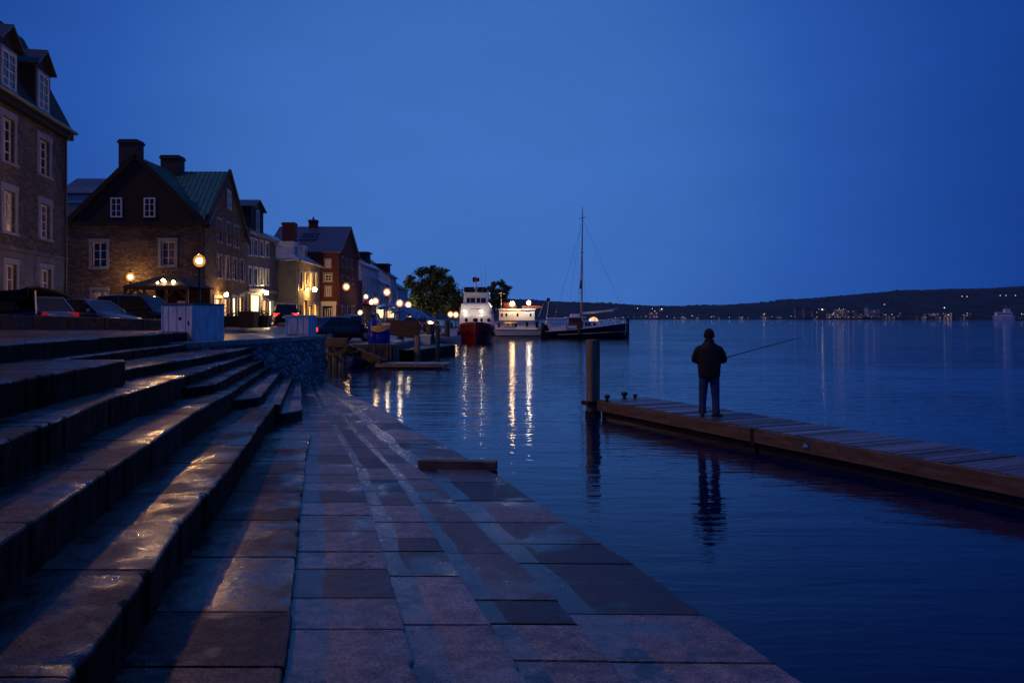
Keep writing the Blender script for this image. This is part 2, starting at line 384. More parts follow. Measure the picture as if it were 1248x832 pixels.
M['head_off'] = mat('clear_lens', (.75, .75, .80), .08, .05)
M['halo'] = halo_shell_mat('lantern_halo', (1, .42, .08), 1.6)  # lamp halo put into the emission of the shell
M['skin'] = mat('skin', (.36, .19, .13), .5, .1)
# ---------------------------------------------------------------- water
def make_water():
    m = bpy.data.materials.new('harbour_water'); m.use_nodes = True; t = m.node_tree; b = t.nodes['Principled BSDF']; L = t.links.new
    b.inputs['Base Color'].default_value = (.001, .007, .050, 1); b.inputs['Roughness'].default_value = .035
    b.inputs['IOR'].default_value = 1.33
    b.inputs['Specular Tint'].default_value = (.15, .55, 1, 1)
    g = N(t, 'ShaderNodeNewGeometry')
    hs = []
    for sc, rot, w, d in (((.36, 1.25, 1), .06, .62, 2), ((.95, 3.7, 1), -.10, .40, 3), ((2.6, 9.5, 1), .12, .13, 2), ((.12, .3, 1), -.1, 1.0, 2)):
        mg = N(t, 'ShaderNodeMapping'); mg.inputs['Scale'].default_value = sc; mg.inputs['Rotation'].default_value = (0, 0, rot)
        L(g.outputs['Position'], mg.inputs[0])
        n = N(t, 'ShaderNodeTexNoise'); n.inputs['Scale'].default_value = 1; n.inputs['Detail'].default_value = d; n.inputs['Distortion'].default_value = .6
        L(mg.outputs[0], n.inputs['Vector'])
        k = N(t, 'ShaderNodeMath', operation='MULTIPLY'); k.inputs[1].default_value = w; L(n.outputs[0], k.inputs[0]); hs.append(k.outputs[0])
    a = hs[0]
    for h in hs[1:]:
        k = N(t, 'ShaderNodeMath', operation='ADD'); L(a, k.inputs[0]); L(h, k.inputs[1]); a = k.outputs[0]
    # calm and ruffled patches, calmest close in along the steps
    pn = N(t, 'ShaderNodeTexNoise'); pn.inputs['Scale'].default_value = .05; pn.inputs['Detail'].default_value = 3; L(g.outputs['Position'], pn.inputs['Vector'])
    sp = N(t, 'ShaderNodeSeparateXYZ'); L(g.outputs['Position'], sp.inputs[0])
    mr = N(t, 'ShaderNodeMapRange'); mr.inputs[1].default_value = 7; mr.inputs[2].default_value = 40; mr.inputs[3].default_value = .40; mr.inputs[4].default_value = 1.25; L(sp.outputs[1], mr.inputs[0])
    pr = N(t, 'ShaderNodeMapRange'); pr.inputs[1].default_value = .35; pr.inputs[2].default_value = .65; pr.inputs[3].default_value = .45; pr.inputs[4].default_value = 1.45; L(pn.outputs[0], pr.inputs[0])
    fr_ = N(t, 'ShaderNodeMapRange'); fr_.inputs[1].default_value = 50; fr_.inputs[2].default_value = 300; fr_.inputs[3].default_value = 1; fr_.inputs[4].default_value = .9; L(sp.outputs[1], fr_.inputs[0])
    s0 = N(t, 'ShaderNodeMath', operation='MULTIPLY'); L(mr.outputs[0], s0.inputs[0]); L(fr_.outputs[0], s0.inputs[1])
    s = N(t, 'ShaderNodeMath', operation='MULTIPLY'); L(s0.outputs[0], s.inputs[0]); L(pr.outputs[0], s.inputs[1])
    bp = N(t, 'ShaderNodeBump'); bp.inputs['Distance'].default_value = .056
    h = N(t, 'ShaderNodeMath', operation='MULTIPLY'); L(a, h.inputs[0]); L(s.outputs[0], h.inputs[1])
    L(h.outputs[0], bp.inputs['Height']); L(bp.outputs[0], b.inputs['Normal'])
    MB().add([(-3500, -150, 0), (3500, -150, 0), (3500, 5000, 0), (-3500, 5000, 0)], [(0, 1, 2, 3)]).build('water', m)
    prop(bpy.data.objects['water'], 'dark blue rippled harbour water reflecting the evening sky', None, None, 'structure')
make_water()
MB().add([(-3500, -150, -4), (3500, -150, -4), (3500, 5000, -4), (-3500, 5000, -4)], [(0, 1, 2, 3)]).build('harbour_bed', M['dark_timber'])
bpy.data.objects['harbour_bed']['kind'] = 'structure'

# ---------------------------------------------------------------- the stone steps, measured tread edge by tread edge
def pl(z, *px): return [U(a, b, z) for a, b in px]
E = {}
E['edge'] = (.025, line_fn(pl(.025, (985, 832), (855, 745), (770, 684), (700, 641), (605, 577), (556, 549), (495, 518), (469, 499), (440, 486)), -.3, -.40))
E['l10'] = (.055, line_fn(pl(.055, (750, 811), (679, 730), (634, 687), (582, 638), (527, 583), (469, 540), (430, 500)), -.28, -.36))
E['l9'] = (.085, line_fn(pl(.085, (631, 808), (569, 714), (537, 661), (511, 622), (478, 573.5), (436, 531), (397, 482)), -.26, -.30))
E['l8'] = (.12, line_fn(pl(.12, (513, 832), (475, 700), (452, 619), (433, 567), (403, 515), (381, 473)), -.24, -.29))
E['e5'] = (.18, line_fn(pl(.18, (343, 832), (353, 756), (363, 658), (372, 560), (378, 530)), -.23, -.23))
E['e4'] = (.58, line_fn(pl(.58, (82, 832), (127, 772), (163, 723), (216, 642), (284, 563), (331, 498)), -.22, -.22))
E['e3'] = (.985, line_fn(pl(.985, (135, 570), (183, 538), (231, 505), (284, 476)), -.22, -.2))
E['e2'] = (1.385, line_fn(pl(1.385, (0, 538), (55, 517), (132, 485), (228, 456.5), (296, 435)), -.21, -.2))
E['e1'] = (1.775, line_fn(pl(1.775, (0, 466), (72, 453), (154, 438.5)), -.19, -.19))
E['s0'] = (2.06, line_fn(pl(2.06, (0, 419), (228, 404)), -.15, -.15))
E['s1'] = (1.77, line_fn(pl(1.77, (72, 437), (250, 416)), -.15, -.15))
E['s2'] = (1.58, line_fn(pl(1.58, (154, 449), (281, 428)), -.15, -.15))
E['s3'] = (1.18, line_fn(pl(1.18, (255, 470), (312, 442)), -.2, -.2))
E['s4'] = (.95, line_fn(pl(.95, (283, 476), (326, 447.5)), -.2, -.2))
E['s5'] = (.77, line_fn(pl(.77, (312, 490), (341, 453)), -.22, -.22))
E['s6'] = (.555, line_fn(pl(.555, (339, 496), (357, 457.6)), -.24, -.24))
E['s7'] = (.35, line_fn(pl(.35, (368, 497), (367, 466.6)), -.25, -.25))

def wedge(key, upper, y0, blend=.9):
    z, f = E[key]; g = E[upper][1]
    def h(y):
        u = max(0, min(1, (y-y0)/blend)); a = g(y)+.03; return a+(max(f(y), a)-a)*(u*(2-u))
    E[key] = (z, h)
wedge('s3', 'e2', 14.6); wedge('s5', 's4', 16.3); wedge('s7', 's6', 17.5)

def slab(key, inner, y0, y1, material, strip_frac=.3, blk=(.8, 1.7), zb=-1.2, worn=.012, deep=None, skew=0, parent=None, seed=0):
    zt, fe = E[key]; fi = E[inner][1] if isinstance(inner, str) else inner
    rnd = random.Random(hash(key) % 1000 + seed if False else sum(map(ord, key))*7+seed)
    vs = []; fs = []; tint = []; wet = []; ris = []
    y = y0; prev = None
    while y < y1-1e-3:
        ln = rnd.uniform(*blk)
        if y1-(y+ln) < blk[0]*.6: ln = y1-y
        ya, yb = y, min(y+ln, y1); y = yb
        tn = rnd.random(); dz = rnd.uniform(-.004, .004); tl = rnd.uniform(-.003, .003); dxo = rnd.uniform(-.008, .008)
        n = max(2, int((yb-ya)/(.045 if yb < 11 else .25)))
        ys = [ya+.004, ya+.016]+[ya+.03+(yb-ya-.06)*i/n for i in range(n+1)]+[yb-.016, yb-.004]
        b = len(vs); rows = 0
        for i, yy in enumerate(ys):
            xo = fe(yy)+dxo; xi = fi(yy)
            e = noise.noise((xo*3, yy*3.1, zt*9))*worn*.5+noise.noise((xo*14, yy*15, zt*5))*worn*.6+noise.noise((xo*40, yy*43, zt*5))*worn*.35
            chip = max(0, noise.noise((yy*5.3, zt*13, 4))-.30)*worn*6
            xo += e-chip; low = .012 if i in (0, len(ys)-1) else 0
            xs = xi+(strip_frac+tn*.08)*(xo-xi)+noise.noise((yy*1.7, zt*3, 8))*.035+noise.noise((yy*11, zt*3, 8))*.012 if xo > xi else xo-.3  # boundary of the inner tread strip, set darker and glossier
            xs = min(xs, xo-.08); xl = (xo-deep) if deep else min(xi-.35, xo-.5)
            z = zt+dz+tl*(yy-ya)-low
            sk = skew*(1 if True else 0)
            r2 = noise.noise((yy*5, zt*7, 1))*worn*.8; r3 = noise.noise((yy*4, zt*3, 6))*worn
            for q in ((xo-.012+r2, zb), (xo-.010+r3, zt-.22), (xo-.004+r2, z-.07), (xo, z-.030-chip*.5), (xo-.007, z-.010-chip*.3), (xo-.028, z), (xs, z), (xl, z)):
                vs.append((q[0], yy+sk*(xo-q[0]), max(q[1], zb)))
        k = 8
        for i in range(len(ys)-1):
            for j in range(k-1):
                fs.append((b+i*k+j, b+i*k+j+1, b+(i+1)*k+j+1, b+(i+1)*k+j)); tint.append(tn); wet.append(1 if j == 6 else 0); ris.append(1 if (j < 3 or i < 1 or i >= len(ys)-2) else 0)  # wet marks the inner tread strip, riser marks upright faces for painted shade, block ends for joint dirt
        for i in (0, len(ys)-1):
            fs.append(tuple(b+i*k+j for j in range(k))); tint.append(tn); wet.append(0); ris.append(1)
    me = bpy.data.meshes.new('step'); me.from_pydata(vs, [], fs); me.update()
    for nme, arr in (('tint', tint), ('wet', wet), ('riser', ris)):
        a = me.attributes.new(nme, 'FLOAT', 'FACE'); a.data.foreach_set('value', [float(v) for v in arr])
    me.materials.append(material)
    bm = bmesh.new(); bm.from_mesh(me); bmesh.ops.recalc_face_normals(bm, faces=bm.faces); bm.to_mesh(me); bm.free()
    o = bpy.data.objects.new('step', me); C.objects.link(o); o.parent = parent
    for p in me.polygons: p.use_smooth = True
    try: me.set_sharp_from_angle(angle=R(35))
    except Exception: pass
    return o

apron = thing('stone_apron', 'broad worn stone slabs sloping into the water below the seating steps', None, (0, 0, 0), kind='structure')
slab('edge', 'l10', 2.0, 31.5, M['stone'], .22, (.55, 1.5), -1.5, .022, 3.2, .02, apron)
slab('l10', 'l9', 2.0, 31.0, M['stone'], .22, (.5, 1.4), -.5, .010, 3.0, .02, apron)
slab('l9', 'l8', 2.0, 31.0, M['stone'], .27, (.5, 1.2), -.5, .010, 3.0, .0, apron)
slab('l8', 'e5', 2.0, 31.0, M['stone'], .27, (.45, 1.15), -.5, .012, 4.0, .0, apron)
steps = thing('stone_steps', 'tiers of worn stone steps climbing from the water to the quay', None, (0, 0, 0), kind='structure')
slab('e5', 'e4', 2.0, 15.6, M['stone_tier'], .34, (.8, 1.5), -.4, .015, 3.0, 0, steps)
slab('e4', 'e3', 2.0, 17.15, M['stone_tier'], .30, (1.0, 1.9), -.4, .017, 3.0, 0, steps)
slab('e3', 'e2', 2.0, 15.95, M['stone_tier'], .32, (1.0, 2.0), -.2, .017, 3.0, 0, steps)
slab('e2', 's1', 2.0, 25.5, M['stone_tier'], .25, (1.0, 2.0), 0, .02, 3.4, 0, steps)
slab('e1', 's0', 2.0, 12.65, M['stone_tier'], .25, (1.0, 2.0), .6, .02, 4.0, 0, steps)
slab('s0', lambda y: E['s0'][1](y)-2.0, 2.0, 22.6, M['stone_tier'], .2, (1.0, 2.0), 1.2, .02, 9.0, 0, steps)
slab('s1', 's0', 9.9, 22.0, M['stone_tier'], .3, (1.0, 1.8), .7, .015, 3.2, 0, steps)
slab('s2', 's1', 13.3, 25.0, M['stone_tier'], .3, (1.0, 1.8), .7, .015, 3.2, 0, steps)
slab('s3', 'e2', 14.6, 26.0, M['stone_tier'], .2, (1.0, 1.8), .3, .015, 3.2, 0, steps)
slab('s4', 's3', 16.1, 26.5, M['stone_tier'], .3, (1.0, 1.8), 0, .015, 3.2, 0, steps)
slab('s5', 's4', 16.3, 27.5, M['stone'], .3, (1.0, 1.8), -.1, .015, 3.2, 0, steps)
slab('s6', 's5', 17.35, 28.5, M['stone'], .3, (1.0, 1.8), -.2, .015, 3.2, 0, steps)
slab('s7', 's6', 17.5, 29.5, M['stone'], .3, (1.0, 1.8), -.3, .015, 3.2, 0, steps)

# terrace behind the steps (same level as the top step), with the low wall along the car park
MB().prism([(-40, 1.5), (-14.0, 1.5), (-14.0, 22.7), (-9.5, 22.7), (-10.4, 25.3), (-17.3, 27.4), (-40, 34)], 1.3, 2.055).build('terrace', M['stone_tier'])
prop(bpy.data.objects['terrace'], 'dark wet stone terrace behind the top step', None, None, 'structure')
a0, a1, a2 = Vector((-10.35, 24.9, 0)), Vector((-17.4, 27.0, 0)), Vector((-34, 32.0, 0))
w = MB()
for p, q, zp, zq in ((a0, a1, 2.37, 2.55), (a1, a2, 2.55, 2.66)):
    d = (q-p).normalized(); nrm = Vector((d.y, -d.x, 0))*-.35
    if nrm.y < 0: nrm = -nrm
    nn = int((q-p).length/1.3)
    for i in range(nn):
        s0, s1 = p.lerp(q, i/nn)+d*.006, p.lerp(q, (i+1)/nn)-d*.006
        z0, z1 = zp+(zq-zp)*i/nn, zp+(zq-zp)*(i+1)/nn
        lo = [s0, s1, s1+nrm, s0+nrm]
        w.hexa([Vector((v.x, v.y, 1.7)) for v in lo]+[Vector((v.x, v.y, z)) for v, z in zip(lo, (z0, z1, z1, z0))])
lw = w.build('low_wall', M['stone_tier'], bevel=.02)
prop(lw, 'long low dark stone wall hiding the wheels of the parked cars', 'wall')

# ---------------------------------------------------------------- quay, street, pavements
def sm(t): t = max(0, min(1, t)); return t*t*(3-2*t)
def gz(x, y): return 1.79-.74*sm((y-33)/7)*sm((x+15)/4)+.16*sm((y-50)/25)*sm((-17-x)/5)
qe = [(-9.2, 1.5), (-9.25, 20.9), (-8.35, 21.2), (-7.80, 24), (-7.42, 26.5), (-7.15, 30.4), (-10.2, 30.6), (-10.2, 41.2), (-6.4, 42), (-6.3, 70), (-6.2, 100), (-4, 106), (5, 108), (5, 190)]
def quay():
    vs = []; fs = []; cols = 26
    xs = [0, .4, 1, 2, 3, 4, 5, 6, 7, 8, 9, 10, 12, 14, 16, 20, 25, 30, 40, 60, 90]
    st = []
    for (xa, ya), (xb, yb) in zip(qe, qe[1:]):
        n = max(1, int(abs(yb-ya)/2)); st += [(xa+(xb-xa)*i/n, ya+(yb-ya)*i/n) for i in range(n)]
    st.append(qe[-1])
    for x, y in st:
        for dx in xs: vs.append((x-dx, y, gz(x-dx, y)))
    k = len(xs)
    for i in range(len(st)-1):
        for j in range(k-1): fs.append((i*k+j, (i+1)*k+j, (i+1)*k+j+1, i*k+j+1))
    MB().add(vs, fs).build('street', M['asphalt'])
    prop(bpy.data.objects['street'], 'wet dark asphalt street along the quay', None, None, 'structure')
quay()
# rubble retaining wall beside the steps with coping stones
def retaining(pts, name, label, hz, m, cop=True, batter=.10, zb=-1.5):
    root = thing(name, label, 'wall', (pts[0][0], pts[0][1], 0))
    b = MB(); c = MB()
    for (xa, ya), (xb, yb) in zip(pts, pts[1:]):
        p, q = Vector((xa, ya, 0)), Vector((xb, yb, 0)); d = (q-p).normalized(); n = Vector((d.y, -d.x, 0)); n2 = n
        nz = 10; ns = max(2, int((q-p).length/.35)); rings = []
        for i in range(ns+1):
            s = p.lerp(q, i/ns); ring = []
            for j in range(nz+1):
                z = zb+(hz(s.x, s.y)-.14-zb)*j/nz
                o = n*(batter*(1-j/nz)+noise.noise((s.x*2, s.y*2, z*2.4))*.06); ring.append((s.x+o.x, s.y+o.y, z))
            ring += [(s.x-n.x*.6, s.y-n.y*.6, hz(s.x, s.y)-.14), (s.x-n.x*.6, s.y-n.y*.6, zb)]; rings.append(ring)
        b.loft(rings)
        if cop:
            L_ = (q-p).length; y = 0
            while y < L_-.05:
                l = min(random.uniform(.7, 1.3), L_-y); s0 = p+d*(y+.005); s1 = p+d*(y+l-.005); y += l
                lo = [s0+n*.05, s1+n*.05, s1-n*.5, s0-n*.5]; lo2 = []
                h0, h1 = hz(s0.x, s0.y), hz(s1.x, s1.y); r = random.uniform(-.006, .010)
                c.hexa([Vector((v.x, v.y, h-.145)) for v, h in zip(lo, (h0, h1, h1, h0))]+[Vector((v.x, v.y, h+.012+r)) for v, h in zip(lo, (h0, h1, h1, h0))])
    b.build('masonry', m, root, world=True, smooth=True)
    if cop: c.build('coping', M['coping'], root, world=True, bevel=.02)
    return root
retaining([(-8.8, 20.4), (-8.35, 21.2), (-7.80, 24), (-7.42, 26.5), (-7.15, 30.4), (-10.2, 30.6)], 'quay_wall', 'rough blue grey rubble wall with stone coping beside the steps', gz, M['quay_wall'])
retaining([(-10.2, 30.6), (-10.2, 41.2), (-6.4, 42), (-6.3, 70), (-6.2, 100), (-4, 106), (5, 108), (5, 190)], 'quay_wall', 'dark quay wall beyond the corner, behind the timber piers', gz, M['quay_wall'])
# pavement on the quay next to the wall and pavement before the houses: real kerbs 12 cm high
def strip(name, label, pts, w, h, m):
    b = MB()
    for (xa, ya), (xb, yb) in zip(pts, pts[1:]):
        n = max(1, int(math.hypot(xb-xa, yb-ya)/1.5))
        for i in range(n):
            x0, y0, x1, y1 = xa+(xb-xa)*i/n, ya+(yb-ya)*i/n, xa+(xb-xa)*(i+1)/n, ya+(yb-ya)*(i+1)/n
            q = [(x0, y0), (x1, y1), (x1-w, y1), (x0-w, y0)]
            b.hexa([(x, y, gz(x, y)-.3) for x, y in q]+[(x, y, gz(x, y)+h) for x, y in q])
    return prop(b.build(name, m), label, None, None, 'structure')
strip('pavement', 'stone sett pavement in front of the lit shops', [(-15.2, 36), (-17.0, 50), (-19.2, 66), (-19.8, 80), (-18.6, 92), (-17.5, 110), (-16.5, 150)], 9, .12, M['paving'])

# two white painted boxes at the wall
def white_box(x0, x1, y0, y1, zb, h, label, rz, hole=True):
    cx, cyy = (x0+x1)/2, (y0+y1)/2
    t = thing('utility_box', label, 'utility box', (cx, cyy, zb), rz, 'white boxes on the quay')
    w, d = x1-x0, y1-y0
    MB().box((0, 0, h/2), (w, d, h)).build('cabinet', M['white_box'], t, bevel=.012)
    MB().box((0, 0, h+.02), (w+.05, d+.05, .045)).build('lid', M['pipe'] if hole else M['white_box'], t, bevel=.01)
    sm_ = MB()
    for u in (-.27, .0, .27): sm_.box((u*w, -d/2-.003, h/2), (.008, .008, h*.93))
    sm_.box((0, -d/2-.003, h*.06), (w*.9, .008, .012)); sm_.build('panel_seam', M['pipe'], t)
    if hole: MB().box((w*.36, -d/2-.012, h*.5), (.03, .02, .12)).build('latch', M['iron'], t)
    if hole: MB().tube([(.10, -d/2-.004, h*.62), (.10, -d/2+.02, h*.62)], .05, 16).build('vent_hole', M['black'], t)
    for k in (-1, 1):
        MB().box((k*w*.47, -d/2-.012, h/2), (.03, .02, h*.96)).build('corner_batten', M['white_box'], t); MB().box((w/2+.012, k*d*.44, h/2), (.02, .03, h*.96)).build('corner_batten', M['white_box'], t)
    return t
white_box(-9.75, -8.70, 22.35, 23.75, 1.79, 1.02, 'large white box with a round vent hole at the top of the steps', R(-16))
white_box(-8.30, -7.42, 29.2, 30.1, 1.80, .70, 'small plain white box at the far corner of the rubble wall', R(-3), False)

# pavement edge bits on the quay: bollard, bins, planters before the lit shop
def bollard(x, y, label):
    t = thing('bollard', label, 'bollard', (x, y, gz(x, y)))
    MB().lathe((0, 0, 0), [(.10, 0), (.10, .05), (.065, .08), (.055, .75), (.075, .78), (.075, .84), (.03, .90)]).build('post', M['white'], t, smooth=True)
    MB().lathe((0, 0, .60), [(.064, 0), (.064, .08)]).build('band', M['tail_off'], t)
    return t
bollard(X(351.5, 42), 42, 'thin pale bollard between the shop tables and the small white box')
def planter(px, y, w, d, h, name, label, bush):
    x = X(px, y); z = gz(x, y)+.12
    t = thing(name, label, 'planter' if bush else 'bin', (x, y, z))
    MB().hexa([(-w/2*.85, -d/2*.85, 0), (w/2*.85, -d/2*.85, 0), (w/2*.85, d/2*.85, 0), (-w/2*.85, d/2*.85, 0), (-w/2, -d/2, h), (w/2, -d/2, h), (w/2, d/2, h), (-w/2, d/2, h)]).build('tub', M['black'], t, bevel=.02)
    if bush:
        b = MB(); rr = random.Random(px)
        for i in range(160):
            c = Vector((rr.gauss(0, w*.3), rr.gauss(0, d*.3), h+abs(rr.gauss(0, .16)))); n = Vector((rr.gauss(0, 1), rr.gauss(0, 1), rr.gauss(0, 1))).normalized()
            u = n.orthogonal().normalized()*.06; v = n.cross(u); b.add([c-u, c+v*.6, c+u, c-v*.6], [(0, 1, 2, 3)])
        b.build('foliage', M['leaf'], t)
    else:
        MB().box((0, 0, h+.03), (w*1.04, d*1.04, .07)).build('lid', M['iron'], t, bevel=.02)
    return t
M['leaf'] = mat('leaf_green', (.035, .055, .018), .55, .5, 1.5)
M['leaf_dark'] = mat('leaf_dark_green', (.045, .080, .022), .55, .5, 1.2)
planter(303, 44, .9, .9, .85, 'litter_bin', 'boxy black bin in front of the brightly lit shop', False)
planter(318, 46, 1.1, .8, .7, 'planter_box', 'dark planter with low shrubs below the lit shop window', True)
planter(285, 46, 1.5, .8, .65, 'planter_box', 'dark planter right behind the large white box', True)

# ---------------------------------------------------------------- boardwalk dock on the right, its post and bollards
dA = Vector((2.15, 19.7)); dd = Vector((.42, -.915)).normalized(); dn = Vector((dd.y*-1, dd.x)); 
if dn.x < 0: dn = -dn
DZ = .42; DL = 17.5; DW = 1.46
ang = math.atan2(dd.y, dd.x)
dock = thing('dock', 'low timber boardwalk dock reaching in from the right, grey planks and brown side beam', 'dock', (dA.x, dA.y, 0), ang)
# local frame: x along the dock towards the camera, +y or -y across; the front (left) beam is at y=0
sgn = 1 if (Vector((-dd.y, dd.x))-dn).length < .1 else -1
rr = random.Random(5); b = MB(); s = 0
while s < DL:
    w_ = rr.uniform(.135, .15); h = rr.uniform(-.006, .006); e = rr.uniform(-.012, .012)
    b.hexa([(s, .015*sgn+e, DZ-.04), (s+w_, .015*sgn+e, DZ-.04), (s+w_, DW*sgn+e, DZ-.04), (s, DW*sgn+e, DZ-.04)]+
           [(s, .015*sgn+e, DZ+h), (s+w_, .015*sgn+e, DZ+h+rr.uniform(-.002, .002)), (s+w_, DW*sgn+e, DZ+h), (s, DW*sgn+e, DZ+h)]); s += w_+.013
tint_faces(b.build('planking', M['deck'], dock), 6)
b = MB(); cuts = [0, 5.55, 11.6, DL]
for i in range(3):
    x0, x1 = cuts[i]+(.03 if i else 0), cuts[i+1]-.02
    b.box(((x0+x1)/2, -.03*sgn, DZ-.135), (x1-x0, .07, .245))
b.build('side_beam', M['fascia'], dock, bevel=.008)
for i in range(15): MB().tube([(.5+i*1.18, -.064*sgn, DZ-.09-(i % 2)*.09), (.5+i*1.18, -.078*sgn, DZ-.09-(i % 2)*.09)], .016, 8).build('bolt', M['rust'], dock)
b = MB(); b.box((DL/2, (DW+.03)*sgn, DZ-.135), (DL, .07, .245)); b.build('side_beam', M['fascia'], dock, bevel=.008)
MB().box((-.04, DW/2*sgn, DZ-.13), (.07, DW, .235)).build('end_beam', M['fascia'], dock, bevel=.008)
b = MB()
for x0, x1 in zip(cuts, cuts[1:]): b.box(((x0+x1)/2, DW/2*sgn, DZ-.33), (x1-x0-.1, DW-.12, .30))
b.build('float', M['dark_timber'], dock)
for c_ in (5.56, 11.61): MB().box((c_, -.02*sgn, DZ-.15), (.10, .10, .30)).build('joint_plate', M['iron'], dock)
# small blue and white tag on the beam
tg = Vector((X(947, 13.15), 13.15)); sl = (tg-dA).dot(dd)
t_ = MB().box((sl, -.072*sgn, DZ-.13), (.14, .012, .10)).build('tag_plate', mat('blue_tag', (.02, .10, .45), .4), dock)
b = MB(); b.box((0, 0, 0), (.07, .004, .012)); b.v = [v+Vector((sl-.01, -.081*sgn, DZ-.11)) for v in b.v]
b.box((sl+.01, -.081*sgn, DZ-.135), (.08, .004, .012)); b.box((sl-.045, -.081*sgn, DZ-.15), (.014, .004, .03)); b.build('tag_mark', M['white'], t_)
# edge bollards on the far end
for i, (px, py, hh, rx, lab) in enumerate(((740, 487, .20, .085, 'black mushroom bollard nearest the tall mooring post'), (761, 484.5, .23, .10, 'largest black mushroom bollard, middle of the three at the dock end'), (774, 484, .14, .07, 'smallest black mushroom bollard, at the far right of the dock end'))):
    x, y = U(px, py+1.5, DZ)
    hh *= .8; rx *= .8; t = thing('mooring_bollard', lab, 'bollard', (x, y, DZ), 0, 'bollards on the dock end')
    MB().lathe((0, 0, 0), [(rx*.9, 0), (rx*.9, .015), (rx*.5, .03), (rx*.45, hh*.5)], 12).build('stem', M['iron'], t, smooth=True)
    MB().ball((0, 0, hh*.68), rx, 12, 8, (1.1, 1, .75)).build('cap', M['iron'], t, smooth=True)
# tall square mooring post
po = thing('mooring_post', 'tall square weathered timber post standing in the water at the dock corner', 'post', (X(723, 19.9), 19.95, 0), R(24))
b = MB(); rings = []
for i in range(26):
    z = -1.5+i*(1.90+1.5)/25; r = []
    for a in range(16):
        an = 2*math.pi*a/16+math.pi/16; c, s_ = math.cos(an), math.sin(an); k = .145/max(abs(c), abs(s_))
        k = min(k, .185)+noise.noise((c*2, s_*2, z*1.1))*.008; r.append((c*k, s_*k, z+(noise.noise((c, s_, 3))*.02 if i == 25 else 0)))
    rings.append(r)
b.loft(rings).build('timber', M['post'], po, smooth=True)
MB().lathe((0, 0, 0), [(.20, -.2), (.205, .12), (.185, .14)]).build('weed_band', M['dark_timber'], po, smooth=True)
MB().box((-.12, -.02, .33), (.26, .36, .10)).build('iron_hoop', M['iron'], po)
# beam lying half in the water on the apron
tb = thing('timber_beam', 'brown timber beam lying across the wet slabs at the water edge', 'beam', (X(560, 12.85), 12.85, .05), R(-8))
MB().hexa([(-.66, -.09, -.04), (.61, -.09, -.04), (.61, .09, -.04), (-.58, .09, -.04), (-.68, -.09, .10), (.61, -.09, .10), (.61, .09, .10), (-.62, .09, .10)]).build('timber', M['fascia'], tb, bevel=.01)
# ---------------------------------------------------------------- buildings
class Wall:
    def __init__(s, o, q, z0, z1, n=None):
        s.o = Vector((o[0], o[1])); q = Vector((q[0], q[1])); s.L = (q-s.o).length; s.t = (q-s.o).normalized()
        s.n = Vector((s.t.y, -s.t.x)); s.z0 = z0; s.z1 = z1; s.ops = []
    def s_at(s, px):     # where the photo's column meets this wall
        k = (px-624)/F; return (k*s.o.y-s.o.x)/(s.t.x-k*s.t.y)
    def y_at(s, d): return s.o.y+s.t.y*d
    def rect(s, x0, y0, x1, y1):
        a, b = s.s_at(x0), s.s_at(x1); ym = s.y_at((a+b)/2); return (a, b, Z(y1, ym), Z(y0, ym))
    def P(s, d, z, off=0): p = s.o+s.t*d+s.n*off; return Vector((p.x, p.y, z))
    def mesh(s, mb, dep=.25, gable=None):
        ss = sorted({0, s.L, *[v for o in s.ops for v in o[:2]]}); zs = sorted({s.z0, s.z1, *[v for o in s.ops for v in o[2:4]]})
        for a, b in zip(ss, ss[1:]):
            for c, d in zip(zs, zs[1:]):
                m = ((a+b)/2, (c+d)/2)
                if any(o[0] < m[0] < o[1] and o[2] < m[1] < o[3] for o in s.ops): continue
                mb.add([s.P(a, c), s.P(b, c), s.P(b, d), s.P(a, d)], [(0, 1, 2, 3)])
        for a, b, c, d in [o[:4] for o in s.ops]:
            q = [(a, c), (b, c), (b, d), (a, d)]
            for (u, v), (u2, v2) in zip(q, q[1:]+q[:1]):
                mb.add([s.P(u, v), s.P(u2, v2), s.P(u2, v2, -dep), s.P(u, v, -dep)], [(0, 1, 2, 3)])
        if gable:
            pts = [s.P(0, s.z1), s.P(s.L, s.z1)]+[s.P(u, v) for u, v in gable]
            mb.add(pts, [tuple(range(len(pts)))])
    def box(s, mb, a, b, c, d, o0, o1):
        return mb.hexa([s.P(a, c, o0), s.P(b, c, o0), s.P(b, c, o1), s.P(a, c, o1), s.P(a, d, o0), s.P(b, d, o0), s.P(b, d, o1), s.P(a, d, o1)])

